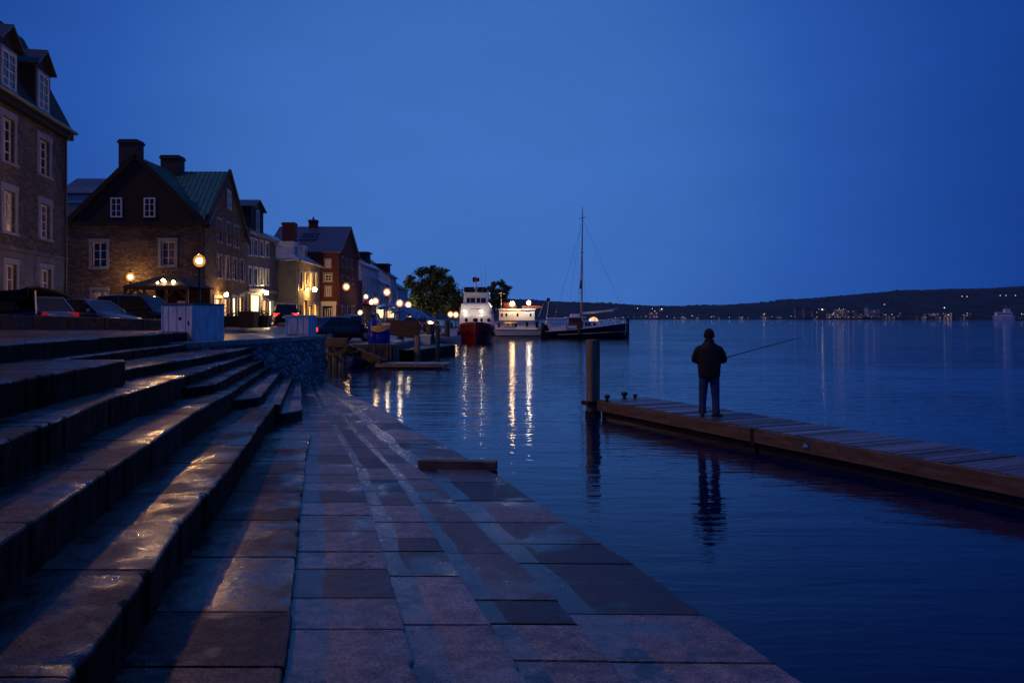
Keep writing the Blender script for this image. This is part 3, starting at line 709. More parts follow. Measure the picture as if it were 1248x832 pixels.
def window(root, w, r, glass='glass', trim=.16, bars=(1, 2), fr=.07, frame='white', flush=False, trim_m='trim', sill=True, label=None, shutters=None):
    a, b, c, d = r
    if not flush: w.ops.append(r)
    o = .05 if flush else -.15
    f = MB()
    w.box(f, a, a+fr, c, d, o-.05, o+.02); w.box(f, b-fr, b, c, d, o-.05, o+.02)
    w.box(f, a+fr, b-fr, c, c+fr, o-.05, o+.02); w.box(f, a+fr, b-fr, d-fr, d, o-.05, o+.02)
    nx, ny = bars
    for i in range(1, nx+1): x = a+(b-a)*i/(nx+1); w.box(f, x-fr*.35, x+fr*.35, c+fr, d-fr, o-.04, o+.01)
    for i in range(1, ny+1): z = c+(d-c)*i/(ny+1); w.box(f, a+fr, b-fr, z-fr*.22, z+fr*.22, o-.038, o+.008)
    win = f.build('window', M[frame], root, world=True)
    if label: win['label'] = label
    g = MB(); g.add([w.P(a+fr*.5, c+fr*.5, o-.03), w.P(b-fr*.5, c+fr*.5, o-.03), w.P(b-fr*.5, d-fr*.5, o-.03), w.P(a+fr*.5, d-fr*.5, o-.03)], [(0, 1, 2, 3)])
    g.build('pane', M[glass], win, world=True)
    if trim:
        t = MB(); k = trim
        w.box(t, a-k, a, c, d, .001, .045); w.box(t, b, b+k, c, d, .001, .045); w.box(t, a-k*1.15, b+k*1.15, d, d+k*1.2, .001, .06)
        if sill: w.box(t, a-k*1.2, b+k*1.2, c-.12, c, .001, .12)
        t.build('surround', M[trim_m], win, world=True)
    return win

def roof_sheet(mb, p, th=.14, ribs=0):
    'p: eave a, eave b, ridge b, ridge a (counter-clockwise seen from outside)'
    p = [Vector(q) for q in p]; n = (p[1]-p[0]).cross(p[3]-p[0]).normalized()
    if n.z < 0: n = -n
    mb.sheet(p, th, n)
    if ribs:
        L_ = (p[1]-p[0]).length; k = int(L_/ribs)
        for i in range(k+1):
            a = p[0].lerp(p[1], i/k)+n*.02; b = p[3].lerp(p[2], i/k)+n*.02; mb.bar(a, b, .05, .05, up=n)

def chimney(root, x, y, z0, z1, w, d, m='dark_chimney', pots=0, rz=0):
    b = MB().box((x, y, (z0+z1)/2), (w, d, z1-z0), rz); b.box((x, y, z1-.12), (w+.16, d+.16, .16), rz); b.box((x, y, z1+.03), (w+.04, d+.04, .10), rz)
    c = b.build('chimney', M[m], root, world=True)
    for i in range(pots): MB().tube([(x+(i-(pots-1)/2)*w*.5, y, z1), (x+(i-(pots-1)/2)*w*.5, y, z1+.45)], [.15, .12], 8).build('chimney_pot', M['rust'], c, world=True)
    return c
def downpipe(root, w, s, z0, z1, off=.10):
    MB().tube([w.P(s, z0, off), w.P(s, z1-.5, off), w.P(s, z1-.1, off+.25), w.P(s, z1+.1, off+.3)], .06, 8).build('downpipe', M['pipe'], root, world=True, smooth=True)

# --- house 1: tall rubble house cut by the left edge of the frame
def house_left():
    zb, ze = 1.7, 12.35
    c0 = Vector((-24.0, 42.8)); k = Vector((.18, -1)).normalized(); near = c0+k*16
    root = thing('stone_house', 'tall grey rubble house with dormers at the left edge of the photo', 'house', (c0.x, c0.y, 1.79))
    f = Wall(near, c0, zb, ze)             # facade to the water; left to right as seen
    back = Vector((-1, .02)).normalized()*11
    g = Wall(c0, c0+back, zb, ze)          # far end
    g2 = Wall(near+back, near, zb, ze); bk = Wall(c0+back, near+back, zb, ze)
    band = Z(317.5, 42.5)
    for (x0, y0, x1, y1), gl in (((3, 144, 17, 198), 'glass'), ((47.5, 171, 60, 214), 'glass'), ((4, 233, 18, 283), 'dim_lit'), ((48.5, 249, 60.5, 291), 'glass_curtain')):
        a, b, c, d = f.rect(x0, y0, x1, y1); window(root, f, (a, b, c, d), gl, .26, (1, 3), .10)
    for x0, y0, x1, y1 in ((6, 322, 20, 378), ((49.5), 328, 62, 378)):
        a, b, c, d = f.rect(x0, y0, x1, y1); window(root, f, (a, b, c, d), 'glass_curtain', .22, (1, 2), .10)
    for s in (1.2, 5.5):
        for zz in (4.0, 7.2, 10): window(root, f, (s, s+1.2, zz-.9, zz+.9), 'glass', .24, (1, 3), .1)
    m = MB(); [w_.mesh(m) for w_ in (f,)]; g.mesh(m); g2.mesh(m); bk.mesh(m); m.build('wall', M['rubble1'], root, world=True)
    # dressed base and band
    b = MB()
    ops = [o for o in f.ops if o[2] < 3.9]; ss = sorted({0, f.L, *[v+e for o in ops for v, e in ((o[0], -.24), (o[1], .24))]})
    for a, c in zip(ss, ss[1:]):
        md = (a+c)/2
        if any(o[0]-.24 < md < o[1]+.24 for o in ops):
            f.box(b, a, c, max(o[3] for o in ops)+.3, band-.02, .002, .05); continue
        f.box(b, a, c, zb, band-.02, .002, .05)
    f.box(b, 0, f.L+.05, band, band+.16, .002, .10)
    b.build('base_course', M['ashlar'], root, world=True)
    # cornice, gutter, mansard
    b = MB(); f.box(b, -.3, f.L+.3, ze-.35, ze-.02, .002, .30); b.build('cornice', M['dark_shingle'], root, world=True)
    b = MB(); b.tube([f.P(-.3, ze+.06, .42), f.P(f.L+.35, ze+.06, .42)], .10, 8); b.build('gutter', M['pipe'], root, world=True)
    r = MB(); zr = 17.6
    roof_sheet(r, [f.P(-.3, ze, .35), f.P(f.L+.3, ze, .35), f.P(f.L+.1, zr-.3, -2.1), f.P(-.3, zr-.3, -2.1)])
    roof_sheet(r, [f.P(-.3, zr-.3, -2.1), f.P(f.L+.1, zr-.3, -2.1), f.P(f.L+.1, zr+1.0, -5.5), f.P(-.3, zr+1.0, -5.5)])
    roof_sheet(r, [f.P(f.L+.1, ze, -11), f.P(-.3, ze, -11), f.P(-.3, zr+1.0, -5.5), f.P(f.L+.1, zr+1.0, -5.5)])
    r.build('roof', M['dark_shingle'], root, world=True)
    e = MB(); e.add([f.P(f.L, ze, .1), f.P(f.L, zr-.35, -2.2), f.P(f.L, zr+.9, -5.5), f.P(f.L, ze, -11)], [(0, 1, 2, 3)])
    e.build('gable', M['dark_shingle'], root, world=True)
    for px0, px1, y0, y1, pk in ((1, 18, 64, 108, 44), (45.5, 58, 92, 135, 73)):
        dw = Wall(f.P(0, 0, .12).xy, f.P(f.L, 0, .12).xy, 0, 20)
        a, b_, c, d = dw.rect(px0, y0, px1, y1); top = d+.45; z0 = c-.35; a2, b2 = a-.35, b_+.35; mid = (a2+b2)/2
        q = MB(); dep = -2.6
        q.add([dw.P(a2, z0), dw.P(b2, z0), dw.P(b2, top), dw.P(mid, top+.75), dw.P(a2, top)], [(0, 1, 2, 3, 4)])
        q.add([dw.P(b2, z0), dw.P(b2, z0, dep), dw.P(b2, top, dep), dw.P(b2, top)], [(0, 1, 2, 3)]); q.add([dw.P(a2, z0, dep), dw.P(a2, z0), dw.P(a2, top), dw.P(a2, top, dep)], [(0, 1, 2, 3)])
        do = q.build('dormer', M['dark_shingle'], root, world=True)
        q = MB(); roof_sheet(q, [dw.P(b2+.22, top-.15, .25), dw.P(b2+.22, top-.15, dep), dw.P(mid, top+.82, dep), dw.P(mid, top+.82, .25)], .1)
        roof_sheet(q, [dw.P(a2-.22, top-.15, dep), dw.P(a2-.22, top-.15, .25), dw.P(mid, top+.82, .25), dw.P(mid, top+.82, dep)], .1); q.build('dormer_roof', M['slate'], do, world=True)
        window(do, dw, (a, b_, c, d), 'glass', .12, (1, 3), .08, flush=True)
    # ridge turret / vent between the dormers
    p = f.P(f.L-5.2, 0, -2.6); chimney(root, p.x, p.y, 16.2, 18.35, 1.3, 1.1, 'slate')
    downpipe(root, f, f.L-.25, zb, ze)
house_left()

# --- generic helper for the row
def house(name, label, c, wv, W_, fv, L_, zb, ze, wallm, group='old houses along the quay', wall_left=True):
    'c street corner nearest the camera; wv points left along the camera-facing wall; fv along the street away'
    c = Vector(c); wv = Vector(wv).normalized(); fv = Vector(fv).normalized()
    root = thing(name, label, 'house', (c.x, c.y, gz(c.x, c.y)), 0, group)
    fr = Wall(c+wv*W_, c, zb, ze); st = Wall(c, c+fv*L_, zb, ze)
    bk = Wall(c+fv*L_, c+fv*L_+wv*W_, zb, ze); lf = Wall(c+fv*L_+wv*W_, c+wv*W_, zb, ze)
    return root, fr, st, bk, lf

# --- house 2: big brown house, dark shingled gable to the camera, green metal roof with a cross gable to the street
def house_gable():
    c = (X(250, 58), 58); root, fr, st, bk, lf = house('gable_house', 'big brown rubble house with a dark shingled gable and green metal roof', c, (-1, 0), 10.05, (-.087, 1), 12.45, 1.6, 9.15, None)
    for x0, y0, x1, y1, gl in ((112, 295, 130, 326, 'glass'), (196, 294, 213, 324, 'glass_curtain'), (113, 354, 130, 384, 'dim_lit'), (138, 262, 138, 262, None)):
        if gl: window(root, fr, fr.rect(x0, y0, x1, y1), gl, .20, (1, 2), .10)
    for i, (x0, x1) in enumerate(((264, 269.5), (275.5, 280), (285, 290.3))): window(root, st, st.rect(x0, 268+i*4.2, x1, 294+i*3.4), 'glass', .14, (1, 2), .12)
    for i, (x0, x1) in enumerate(((264, 269.5), (274.5, 279), (283, 288), (291.5, 296))): window(root, st, st.rect(x0, 311.5+i*2.1, x1, 338+i*1.4), 'glass', .14, (1, 2), .12)
    for x0, y0, x1, y1, gl in ((261, 363, 270, 388, 'shop'), (272.5, 363, 279, 388, 'shop'), (283, 362, 289, 391, 'shop_bright'), (291.5, 361, 296.5, 385, 'shop')): window(root, st, st.rect(x0, y0, x1, y1), gl, .16, (1, 1), .10, 'teak')
    m = MB(); fr.mesh(m); st.mesh(m); bk.mesh(m); lf.mesh(m); m.build('wall', M['rubble2'], root, world=True)
    ze, zr = 9.15, 14.1; W_, L_ = 10.05, 12.45
    g = MB(); fr.box(g, -.15, W_+.15, ze, ze+.28, -.1, .28)
    g.add([fr.P(0, ze+.28, .06), fr.P(W_, ze+.28, .06), fr.P(W_/2, zr, .06)], [(0, 1, 2)])
    g.build('shingle_gable', M['dark_shingle'], root, world=True)
    for x0, x1 in ((135, 149), (175.5, 189.5)):
        fw = Wall(fr.P(0, 0, .06).xy, fr.P(W_, 0, .06).xy, 0, 20); window(root, fw, fw.rect(x0, 241, x1, 265), 'glass', 0, (1, 2), .10, flush=True)
    g = MB(); g.add([st.P(0, ze, .02), st.P(L_, ze, .02), st.P(L_/2, zr-.1, .02)], [(0, 1, 2)]); g.build('street_gable', M['rubble2'], root, world=True); g = MB()
    st.box(g, 0, L_, ze-.08, ze+.12, .02, .12); g.build('gable_band', M['rubble2'], root, world=True)
    sw = Wall(st.P(0, 0, .03).xy, st.P(L_, 0, .03).xy, 0, 20); window(root, sw, sw.rect(276.5, 233, 281, 254), 'glass', .1, (1, 1), .1, flush=True)
    r = MB(); o = .35; z0 = ze-.12
    RZ = zr+.12; A = fr.P(W_+.30, z0, .14); Rf = fr.P(W_/2, RZ, .14); Rm = fr.P(W_/2, RZ, -L_/2); Rb = fr.P(W_/2, RZ, -L_-.2); Sr = st.P(L_/2, RZ, .14); B = st.P(L_+.2, z0, .14)
    roof_sheet(r, [fr.P(-.3, z0, -L_-.2), fr.P(-.3, z0, .14), Rf, Rb], .12, .55)
    r.sheet([A, Rm, Rf], .12, (Rf-A).cross(Rm-A).normalized()*(1 if (Rf-A).cross(Rm-A).z > 0 else -1)); 
    for T in ([A, Sr, Rm], [B, Rm, Sr], [B, Rb, Rm]):
        n = (T[1]-T[0]).cross(T[2]-T[0]).normalized(); n = n if n.z > 0 else -n; r.sheet(T, .12, n)
    for T0, T1, T2 in ((A, Sr, Rm), (A, Rf, Rm)):      # standing seams, each running down its slope to the valley
        n = (T1-T0).cross(T2-T0).normalized(); n = n if n.z > 0 else -n
        dn_ = Vector((0, 0, -1)); dn_ = (dn_-n*dn_.dot(n)).normalized(); val = (T2-T0)
        for i in range(1, 12):
            p = T1.lerp(T2, i/12) if T1 is Sr else Rf.lerp(Rm, i/12); q = T0.lerp(T2, i/12); r.bar(p+n*.02, q+n*.02, .05, .05, up=n)
    r.build('roof', M['green_roof'], root, world=True)
    v = MB(); v.bar(fr.P(W_+.35, z0-.02, .16), fr.P(W_/2, zr+.16, .16), .16, .36); v.bar(fr.P(-.35, z0-.02, .16), fr.P(W_/2, zr+.16, .16), .16, .36)
    v.bar(st.P(-.3, ze-.10, .16), st.P(L_/2, zr+.16, .16), .16, .34); v.bar(st.P(L_+.3, ze-.10, .16), st.P(L_/2, zr+.16, .16), .16, .34); v.build('bargeboard', M['dark_shingle'], root, world=True)
    chimney(root, X(160, 58.9), 58.9, 13.0, Z(173, 58.9), 1.35, 1.1)
    chimney(root, X(210.5, 64.2), 64.2, 13.4, Z(192, 64.2), 1.45, 1.2)
    downpipe(root, fr, W_-.2, 1.7, ze, .12)
    l = MB().bar(st.P(.55*3, 5.6, .02), st.P(.55*3, 5.6, .45), .05)
    # wall lantern over the shop
    y = 61.5; p = st.P(st.s_at(267), Z(359, st.y_at(st.s_at(267))), .55)
    lamp = thing('wall_lantern', 'glowing wall lantern over the first shop window of the big brown house', 'lamp', tuple(p), 0, 'lamps along the quay')
    MB().ball((0, 0, 0), .15, 12, 8).build('globe', M['lamp_glow'], lamp, smooth=True); MB().box((-.28, 0, .30), (.6, .06, .06)).build('bracket', M['iron'], lamp)
house_gable()

# --- house 3: greyish stone house with brightly lit shop
def house_shop():
    c = (X(299.5, 70.7), 70.7); root, fr, st, bk, lf = house('shop_house', 'grey blue stone house with a dark roof over the brightest lit shop', c, (-1, .05), 9, (-.05, 1), 10.3, 1.6, 10.2, None)
    z1 = [(303.5, 306), (309, 312), (317, 320.5), (325.5, 328), (330.5, 332.5)]
    for x0, x1 in ((302.5, 306), (309, 313), (316.5, 320), (323.5, 327)): window(root, st, st.rect(x0, 290.5+(x0-300)*.25, x1, 310+(x0-300)*.12), 'glass', .16, (1, 1), .12, trim_m='white')
    for x0, x1 in ((302.5, 306), (309, 313), (316.5, 320), (323.5, 327)): window(root, st, st.rect(x0, 326+(x0-300)*.15, x1, 347), 'glass', .16, (1, 1), .12, trim_m='white')
    for x0, x1, y0, gl in ((301.5, 305, 358, 'shop'), (305.5, 317.5, 359, 'shop_bright'), (319.5, 326, 365, 'shop'), (327.5, 332.5, 366, 'shop_bright')): window(root, st, st.rect(x0, y0, x1, 390), gl, .08, (2 if x1-x0 > 8 else 1, 0), .10, 'teak')
    m = MB(); fr.mesh(m); st.mesh(m); bk.mesh(m); lf.mesh(m); m.build('wall', M['render_stone'], root, world=True)
    L_ = st.L; ze = 10.2; zr = 12.9
    r = MB(); roof_sheet(r, [st.P(-.2, ze, .4), st.P(L_+.2, ze, .4), st.P(L_+.1, zr, -4.2), st.P(-.1, zr, -4.2)]); roof_sheet(r, [st.P(L_+.2, ze, -9), st.P(-.2, ze, -9), st.P(-.1, zr, -4.2), st.P(L_+.1, zr, -4.2)])
    r.build('roof', M['slate'], root, world=True)
    for s in (0, L_): MB().add([st.P(s, ze, 0), st.P(s, ze, -9), st.P(s, zr-.1, -4.2)], [(0, 1, 2)]).build('gable', M['render_stone'], root, world=True)
    b = MB(); st.box(b, -.1, L_+.1, ze-.18, ze+.02, .0, .42); b.build('eave_board', M['mast'], root, world=True)
    b = MB(); st.box(b, 0, L_+.1, Z(356, 75), Z(356, 75)+.28, .0, .30); b.build('shop_cornice', M['trim'], root, world=True)
    # dormer
    dw = Wall(st.P(0, 0, -.5).xy, st.P(L_, 0, -.5).xy, 0, 20); a, b_, z0, z1_ = dw.rect(306, 263, 321, 286); z0 = 10.4; top = 12.9
    q = MB(); dw.box(q, a, b_, z0, top, 0, -3.2); do = q.build('dormer', M['dark_shingle'], root, world=True)
    q = MB(); mid = (a+b_)/2
    roof_sheet(q, [dw.P(a-.2, top-.05, -3.4), dw.P(a-.2, top-.05, .3), dw.P(mid, top+.85, .3), dw.P(mid, top+.85, -3.4)], .1); roof_sheet(q, [dw.P(b_+.2, top-.05, .3), dw.P(b_+.2, top-.05, -3.4), dw.P(mid, top+.85, -3.4), dw.P(mid, top+.85, .3)], .1)
    q.add([dw.P(a, top, .02), dw.P(b_, top, .02), dw.P(mid, top+.8, .02)], [(0, 1, 2)]); q.build('dormer_roof', M['slate'], do, world=True)
    window(do, dw, (mid-.5, mid+.5, z0+.35, top-.2), 'glass', .1, (1, 1), .1, flush=True)
    p = st.P(L_-1.0, 0, -3.4); chimney(root, p.x, p.y, 11, 13.9, 1.3, 1.0, 'slate')
    p = st.P(0.2, 0, -4.2); chimney(root, p.x, p.y, 12, 14.3, 1.2, 1.0)
    downpipe(root, st, L_-.15, 1.7, ze)
    s = st.s_at(317); p = st.P(s, Z(357, st.y_at(s)), .6)
    lamp = thing('wall_lantern', 'very bright wall lantern over the grey house shopfront', 'lamp', tuple(p), 0, 'lamps along the quay')
    MB().ball((0, 0, 0), .18, 12, 8).build('globe', M['lamp_shop'], lamp, smooth=True); MB().box((-.32, 0, .32), (.7, .06, .06)).build('bracket', M['iron'], lamp)
house_shop()

# --- house 4: hipped zinc roof, golden lit front
def house_golden():
    c = (X(361.5, 82), 82); root, fr, st, bk, lf = house('hip_roof_house', 'low grey house with a pale hipped zinc roof and golden lit front', c, (-1, -.02), 9, (-.03, 1), 11.6, 1.6, 8.4, None)
    for x0, x1 in ((364.5, 368), (371, 374.5), (377.5, 381), (384, 387)): window(root, st, st.rect(x0, 332, x1, 352), 'gold' if x0 > 366 else 'dim_lit', .1, (1, 1), .12)
    for x0, x1, y0 in ((364.5, 367.5, 372), (369.5, 374, 366), (376, 380.5, 372), (382, 387.5, 370)): window(root, st, st.rect(x0, y0, x1, 387), 'gold', .08, (1, 0), .12, 'teak')
    m = MB(); fr.mesh(m); st.mesh(m); bk.mesh(m); lf.mesh(m); m.build('wall', M['render_stone'], root, world=True)
    ze, zr = 8.4, 11.6; L_ = st.L; W_ = fr.L
    r = MB(); a, b_, c_, d_ = fr.P(-.3, ze, .35), fr.P(W_+.35, ze, .35), st.P(L_+.3, ze, .35), st.P(L_+.3, ze, -W_-.3)
    h1, h2 = fr.P(W_*.5, zr, -3.6), fr.P(W_*.5, zr, -L_+3.0)
    r.sheet([a, b_, h1], .12); r.sheet([b_, c_, h2, h1], .12); r.sheet([c_, d_, h2], .12); r.sheet([d_, a, h1, h2], .12)
    rf = r.build('roof', M['grey_roof'], root, world=True)
    dw = Wall(st.P(0, 0, -.7).xy, st.P(L_, 0, -.7).xy, 0, 20)
    for x0, x1 in ((357.5, 366), (370, 379)):
        s0, s1, z0, z1 = dw.rect(x0, 295, x1, 312)
        s1 = s0+1.9 if s1-s0 > 1.9 else s1; s0 = max(s0, .9); s1 = s0+1.8
        q = MB(); dw.box(q, s0, s1, 8.6, 10.3, 0, -2.6); dw.box(q, s0-.12, s1+.12, 10.3, 10.42, .12, -2.8); do = q.build('dormer', M['white'], root, world=True); window(do, dw, (s0+.3, s1-.3, 8.95, 10.1), 'glass', 0, (1, 0), .1, flush=True)
    chimney(root, X(353, 86), 86, 10.6, Z(272.5, 86), 1.3, 1.1, 'brick_chimney', 0)
    downpipe(root, st, .15, 1.7, ze)
    s = st.s_at(374.5); p = st.P(s, Z(353, st.y_at(s)), .8)
    lamp = thing('wall_lantern', 'golden wall lantern on the low house with the pale hipped roof', 'lamp', tuple(p), 0, 'lamps along the quay')
    MB().ball((0, 0, 0), .22, 12, 8).build('globe', M['lamp_gold'], lamp, smooth=True); MB().box((-.42, 0, .32), (.8, .06, .06)).build('bracket', M['iron'], lamp)
    # awning on the camera-facing wall
    b = MB(); q = []
    for i in range(7):
        an = math.pi/2*i/6; q.append((math.sin(an)*1.5, math.cos(an)*.8))
    s0, s1, _, _ = fr.rect(333, 372, 347, 380)
    r0 = [fr.P(s0, 3.2+v, u) for u, v in q]+[fr.P(s0, 3.2, .02)]; r1 = [fr.P(s1, 3.2+v, u) for u, v in q]+[fr.P(s1, 3.2, .02)]
    b.loft([r0, r1]).build('awning', M['grey_cloth'], root, world=True)
house_golden()

# --- house 5: red brick, gable to the street
def house_brick():
    c = (X(413, 95), 95); root, fr, st, bk, lf = house('brick_house', 'red brick house with dark blue roof and gable towards the street', c, (-1, 0), 8.6, (0, 1), 12, 1.0, 10.4, None)
    for x0, y0, x1, y1, gl in ((397, 317, 402.5, 326, 'glass_curtain'), (395.5, 334, 404, 343, 'glass'), (397, 349.5, 403, 360.5, 'glass_curtain')): window(root, fr, fr.rect(x0, y0, x1, y1), gl, .16, (1, 1), .14)
    w = window(root, fr, fr.rect(391.5, 371.5, 406, 389), 'glass', .35, (0, 0), .12, trim_m='white', sill=False)
    q = MB(); a, b_, z0, z1 = fr.rect(396, 376, 404, 386)
    for u in (0, .33, .66, 1): fr.box(q, a+(b_-a)*u-.04, a+(b_-a)*u+.04, z0, z1-.1*(u == .33), -.10, -.06)
    fr.box(q, a, b_, z0-.04, z0+.04, -.10, -.06); fr.box(q, a+(b_-a)*.33, b_, z1-.05, z1+.03, -.10, -.06); q.build('shelving', M['white'], w, world=True)
    for y0, h in ((313, 11), (336, 6), ):
        for x0, x1 in ((416.5, 418.5), (422, 424), (427.5, 429.5)): window(root, st, st.rect(x0, y0+(x0-416)*.4, x1, y0+h+(x0-416)*.3), 'glass', .10, (0, 1), .16)
    for x0, x1 in ((415.5, 419), (421, 425), (428, 432)): window(root, st, st.rect(x0, 373, x1, 388), 'glass', .10, (1, 1), .14)
    m = MB(); fr.mesh(m); st.mesh(m); bk.mesh(m); lf.mesh(m); L_ = st.L; W_ = fr.L; ze, zr = 10.4, 14.0
    m.add([st.P(0, ze), st.P(L_, ze), st.P(L_/2, zr-.1)], [(0, 1, 2)]); m.add([st.P(0, ze, -W_), st.P(L_, ze, -W_), st.P(L_/2, zr-.1, -W_)], [(2, 1, 0)])
    m.build('wall', M['red_brick'], root, world=True)
    r = MB(); roof_sheet(r, [st.P(-.25, ze-.1, -W_-.2), st.P(-.25, ze-.1, .3), st.P(L_/2, zr, .3), st.P(L_/2, zr, -W_-.2)]); roof_sheet(r, [st.P(L_+.25, ze-.1, .3), st.P(L_+.25, ze-.1, -W_-.2), st.P(L_/2, zr, -W_-.2), st.P(L_/2, zr, .3)])
    rf = r.build('roof', M['blue_roof'], root, world=True)
    # roof light on the slope that faces the camera
    def on(s, u, off=0): # s along ridge from street (m), u 0..1 up the slope
        p = st.P(-.25+(L_/2+.25)*u, ze-.1+(zr-ze+.1)*u, -s); n = Vector((0, -(zr-ze), L_/2)).normalized(); return p+n*off
    q = MB(); q.hexa([on(5.4, .42, .0), on(3.4, .42, .0), on(3.4, .72, .0), on(5.4, .72, .0), on(5.4, .42, .16), on(3.4, .42, .16), on(3.4, .72, .16), on(5.4, .72, .16)]); rl = q.build('roof_light', M['pipe'], rf, world=True)
    q = MB(); q.add([on(5.2, .46, .17), on(3.6, .46, .17), on(3.6, .68, .17), on(5.2, .68, .17)], [(0, 1, 2, 3)]); q.build('roof_glass', M['glass'], rf, world=True)
    chimney(root, X(382, 101), 101, 13, Z(269, 101), 1.0, .9, 'brick_chimney', 1)
    ax = house('brick_annex', 'narrow dark red brick annex behind the red brick house', (X(436, 107.2), 107.2), (-1, 0), 6, (0, 1), 3.2, 1.0, 7.4, None)
    m = MB(); [w_.mesh(m) for w_ in ax[1:]]; m.build('wall', M['red_brick'], ax[0], world=True); m = MB(); ax[2].box(m, -.1, 3.3, 7.4, 7.55, .1, -6); m.build('roof', M['slate'], ax[0], world=True)
house_brick()

# --- houses 6, 7, 8: pale houses farther down the quay
def row_house(label, px0, y0, px1, zb, ze, zr, wallm, roofm, nwin, rows, W_=9, dorm=(), fvx=None, chim=()):
    x0 = X(px0, y0); k = (px1-624)/F
    fx = fvx if fvx is not None else 0
    L_ = (k*y0-x0)/(fx-k)
    root, fr, st, bk, lf = house('quay_house', label, (x0, y0), (-1, 0), W_, (fx, 1), L_, zb, ze, None); L_ = st.L
    for (za, zb_) in rows:
        for i in range(nwin):
            s = L_*(i+.5)/nwin; window(root, st, (s-.5, s+.5, za, zb_), random.choice(('glass', 'glass', 'glass_curtain')) if za > 4 else random.choice(('shop', 'dim_lit', 'gold')), .1, (1, 1), .12)
    m = MB(); fr.mesh(m); st.mesh(m); bk.mesh(m); lf.mesh(m)
    for s in (0, L_): m.add([st.P(s, ze, 0), st.P(s, ze, -W_), st.P(s, zr-.1, -W_*.5)], [(0, 1, 2)])
    m.build('wall', M[wallm], root, world=True)
    r = MB(); roof_sheet(r, [st.P(-.3, ze-.1, .4), st.P(L_+.3, ze-.1, .4), st.P(L_+.3, zr, -W_*.5), st.P(-.3, zr, -W_*.5)]); roof_sheet(r, [st.P(L_+.3, ze-.1, -W_-.3), st.P(-.3, ze-.1, -W_-.3), st.P(-.3, zr, -W_*.5), st.P(L_+.3, zr, -W_*.5)]); r.build('roof', M[roofm], root, world=True)
    for s, wd, h in dorm:
        q = MB(); zz = ze+.6; st.box(q, s-wd/2, s+wd/2, ze+.2, zz+h, -.7, -4); do = q.build('dormer', M['dark_shingle'], root, world=True)
        q = MB(); st.box(q, s-wd/2-.2, s+wd/2+.2, zz+h, zz+h+.15, -.4, -4.2); q.build('dormer_roof', M['slate'], do, world=True)
    for s, d, z1, m_ in chim: p = st.P(s, 0, -d); chimney(root, p.x, p.y, ze, z1, 1.2, 1.0, m_)
    return root
row_house('pale blue house with a long pale roof behind the red brick house', 440.5, 110.4, 461.5, 1.0, 9.9, 13.2, 'render_pale', 'grey_roof', 5, ((6.2, 8.2), (3.9, 5.3), (1.6, 3.2)), 9, ((9.5, 3.0, 1.6),), 0, ((3, 4.5, 14.2, 'slate'), (11.5, 4.0, 13.6, 'dark_chimney')))
row_house('lower pale house with a light roof between two taller pale houses', 462.5, 124, 475, 1.0, 8.0, 11.8, 'render_pale', 'grey_roof', 3, ((4.2, 5.8), (1.6, 3.2)), 9, (), 0, ((1, 4, 11.2, 'dark_chimney'),))
row_house('narrow pale house with a dark roof and gable dormer, far along the quay', 475.5, 137, 483, 1.0, 9.6, 12.9, 'render_pale', 'slate', 3, ((5.2, 7.0), (1.6, 3.2)), 9, ((3, 3.5, 1.5),), 0)
row_house('last pale house with a dark roof beside the big tree', 485, 152, 497, 1.0, 8.2, 11.2, 'render_pale', 'slate', 3, ((4.0, 5.6), (1.6, 3.0)), 10, (), 0)
# dark gabled house behind houses 1 and 2, with a pale glazed roof storey
def house_behind():
    y = 78; x0, x1 = X(70, y), X(152, y); root = thing('rear_building', 'dark building with a pale glazed top storey between the two front houses', 'building', ((x0+x1)/2, y, 1.9), 0)
    w = Wall((x0, y), (x1, y), 1.9, Z(247, y)); z1 = Z(210, y); m = MB(); w.mesh(m); w.box(m, 0, w.L, 1.9, w.z1, -.01, -8); m.build('wall', M['render_grey'], root, world=True)
    m = MB(); roof_sheet(m, [w.P(0, Z(236, y), .3), w.P(w.L, Z(236, y), .3), w.P(w.L, z1, -3.5), w.P(0, z1, -3.5)]); m.build('roof', M['blue_roof'], root, world=True)
    m = MB(); w.box(m, .2, w.L-.2, w.z1, Z(228, y), .1, -3); m.build('glazed_storey', M['grey_cloth'], root, world=True)
house_behind()
# ---------------------------------------------------------------- street lamps
def street_lamp(px, py, y, label, glow='lamp_glow', r=.21, ground=None):
    x = X(px, y); z0 = gz(x, y) if ground is None else ground; h = Z(py, y)-z0
    t = thing('street_lamp', label, 'street lamp', (x, y, z0), 0, 'street lamps along the quay')
    MB().lathe((0, 0, 0), [(.16, 0), (.16, .12), (.10, .2), (.09, .8), (.055, .9), (.045, h-r*1.7-.1), (.09, h-r*1.7-.06), (.10, h-r*1.6)], 12).build('pole', M['iron'], t, smooth=True)
    la = MB().ball((0, 0, h), r*1.55, 18, 12, (1, 1, 1.05)).build('globe', M['halo'], t, smooth=True)  # emissive shell added around the bulb for its halo
    MB().ball((0, 0, h), r*.72, 12, 8).build('bulb', M[glow], la, smooth=True)
    MB().lathe((0, 0, h+r*1.6), [(r*.62, 0), (r*.5, .05), (.03, .12), (.03, .2)], 10).build('cap', M['iron'], t, smooth=True)
    return t
street_lamp(159, 337.5, 56.9, 'lit lamp against the brown rubble wall, lighting the wall behind it', r=.20)
street_lamp(243, 318, 32, 'tall lit lamp at the corner of the big brown house', 'lamp_strong', r=.155)
street_lamp(422, 349.5, 54, 'lit lamp before the red brick house', 'lamp_glow_far', .17)
street_lamp(446, 361.5, 104, 'lit lamp before the pale blue house, left one of a close pair', 'lamp_glow_far', .23)
street_lamp(457.5, 367, 49.5, 'lit lamp before the pale blue house, lower right one of a close pair', 'lamp_glow_far', .15)
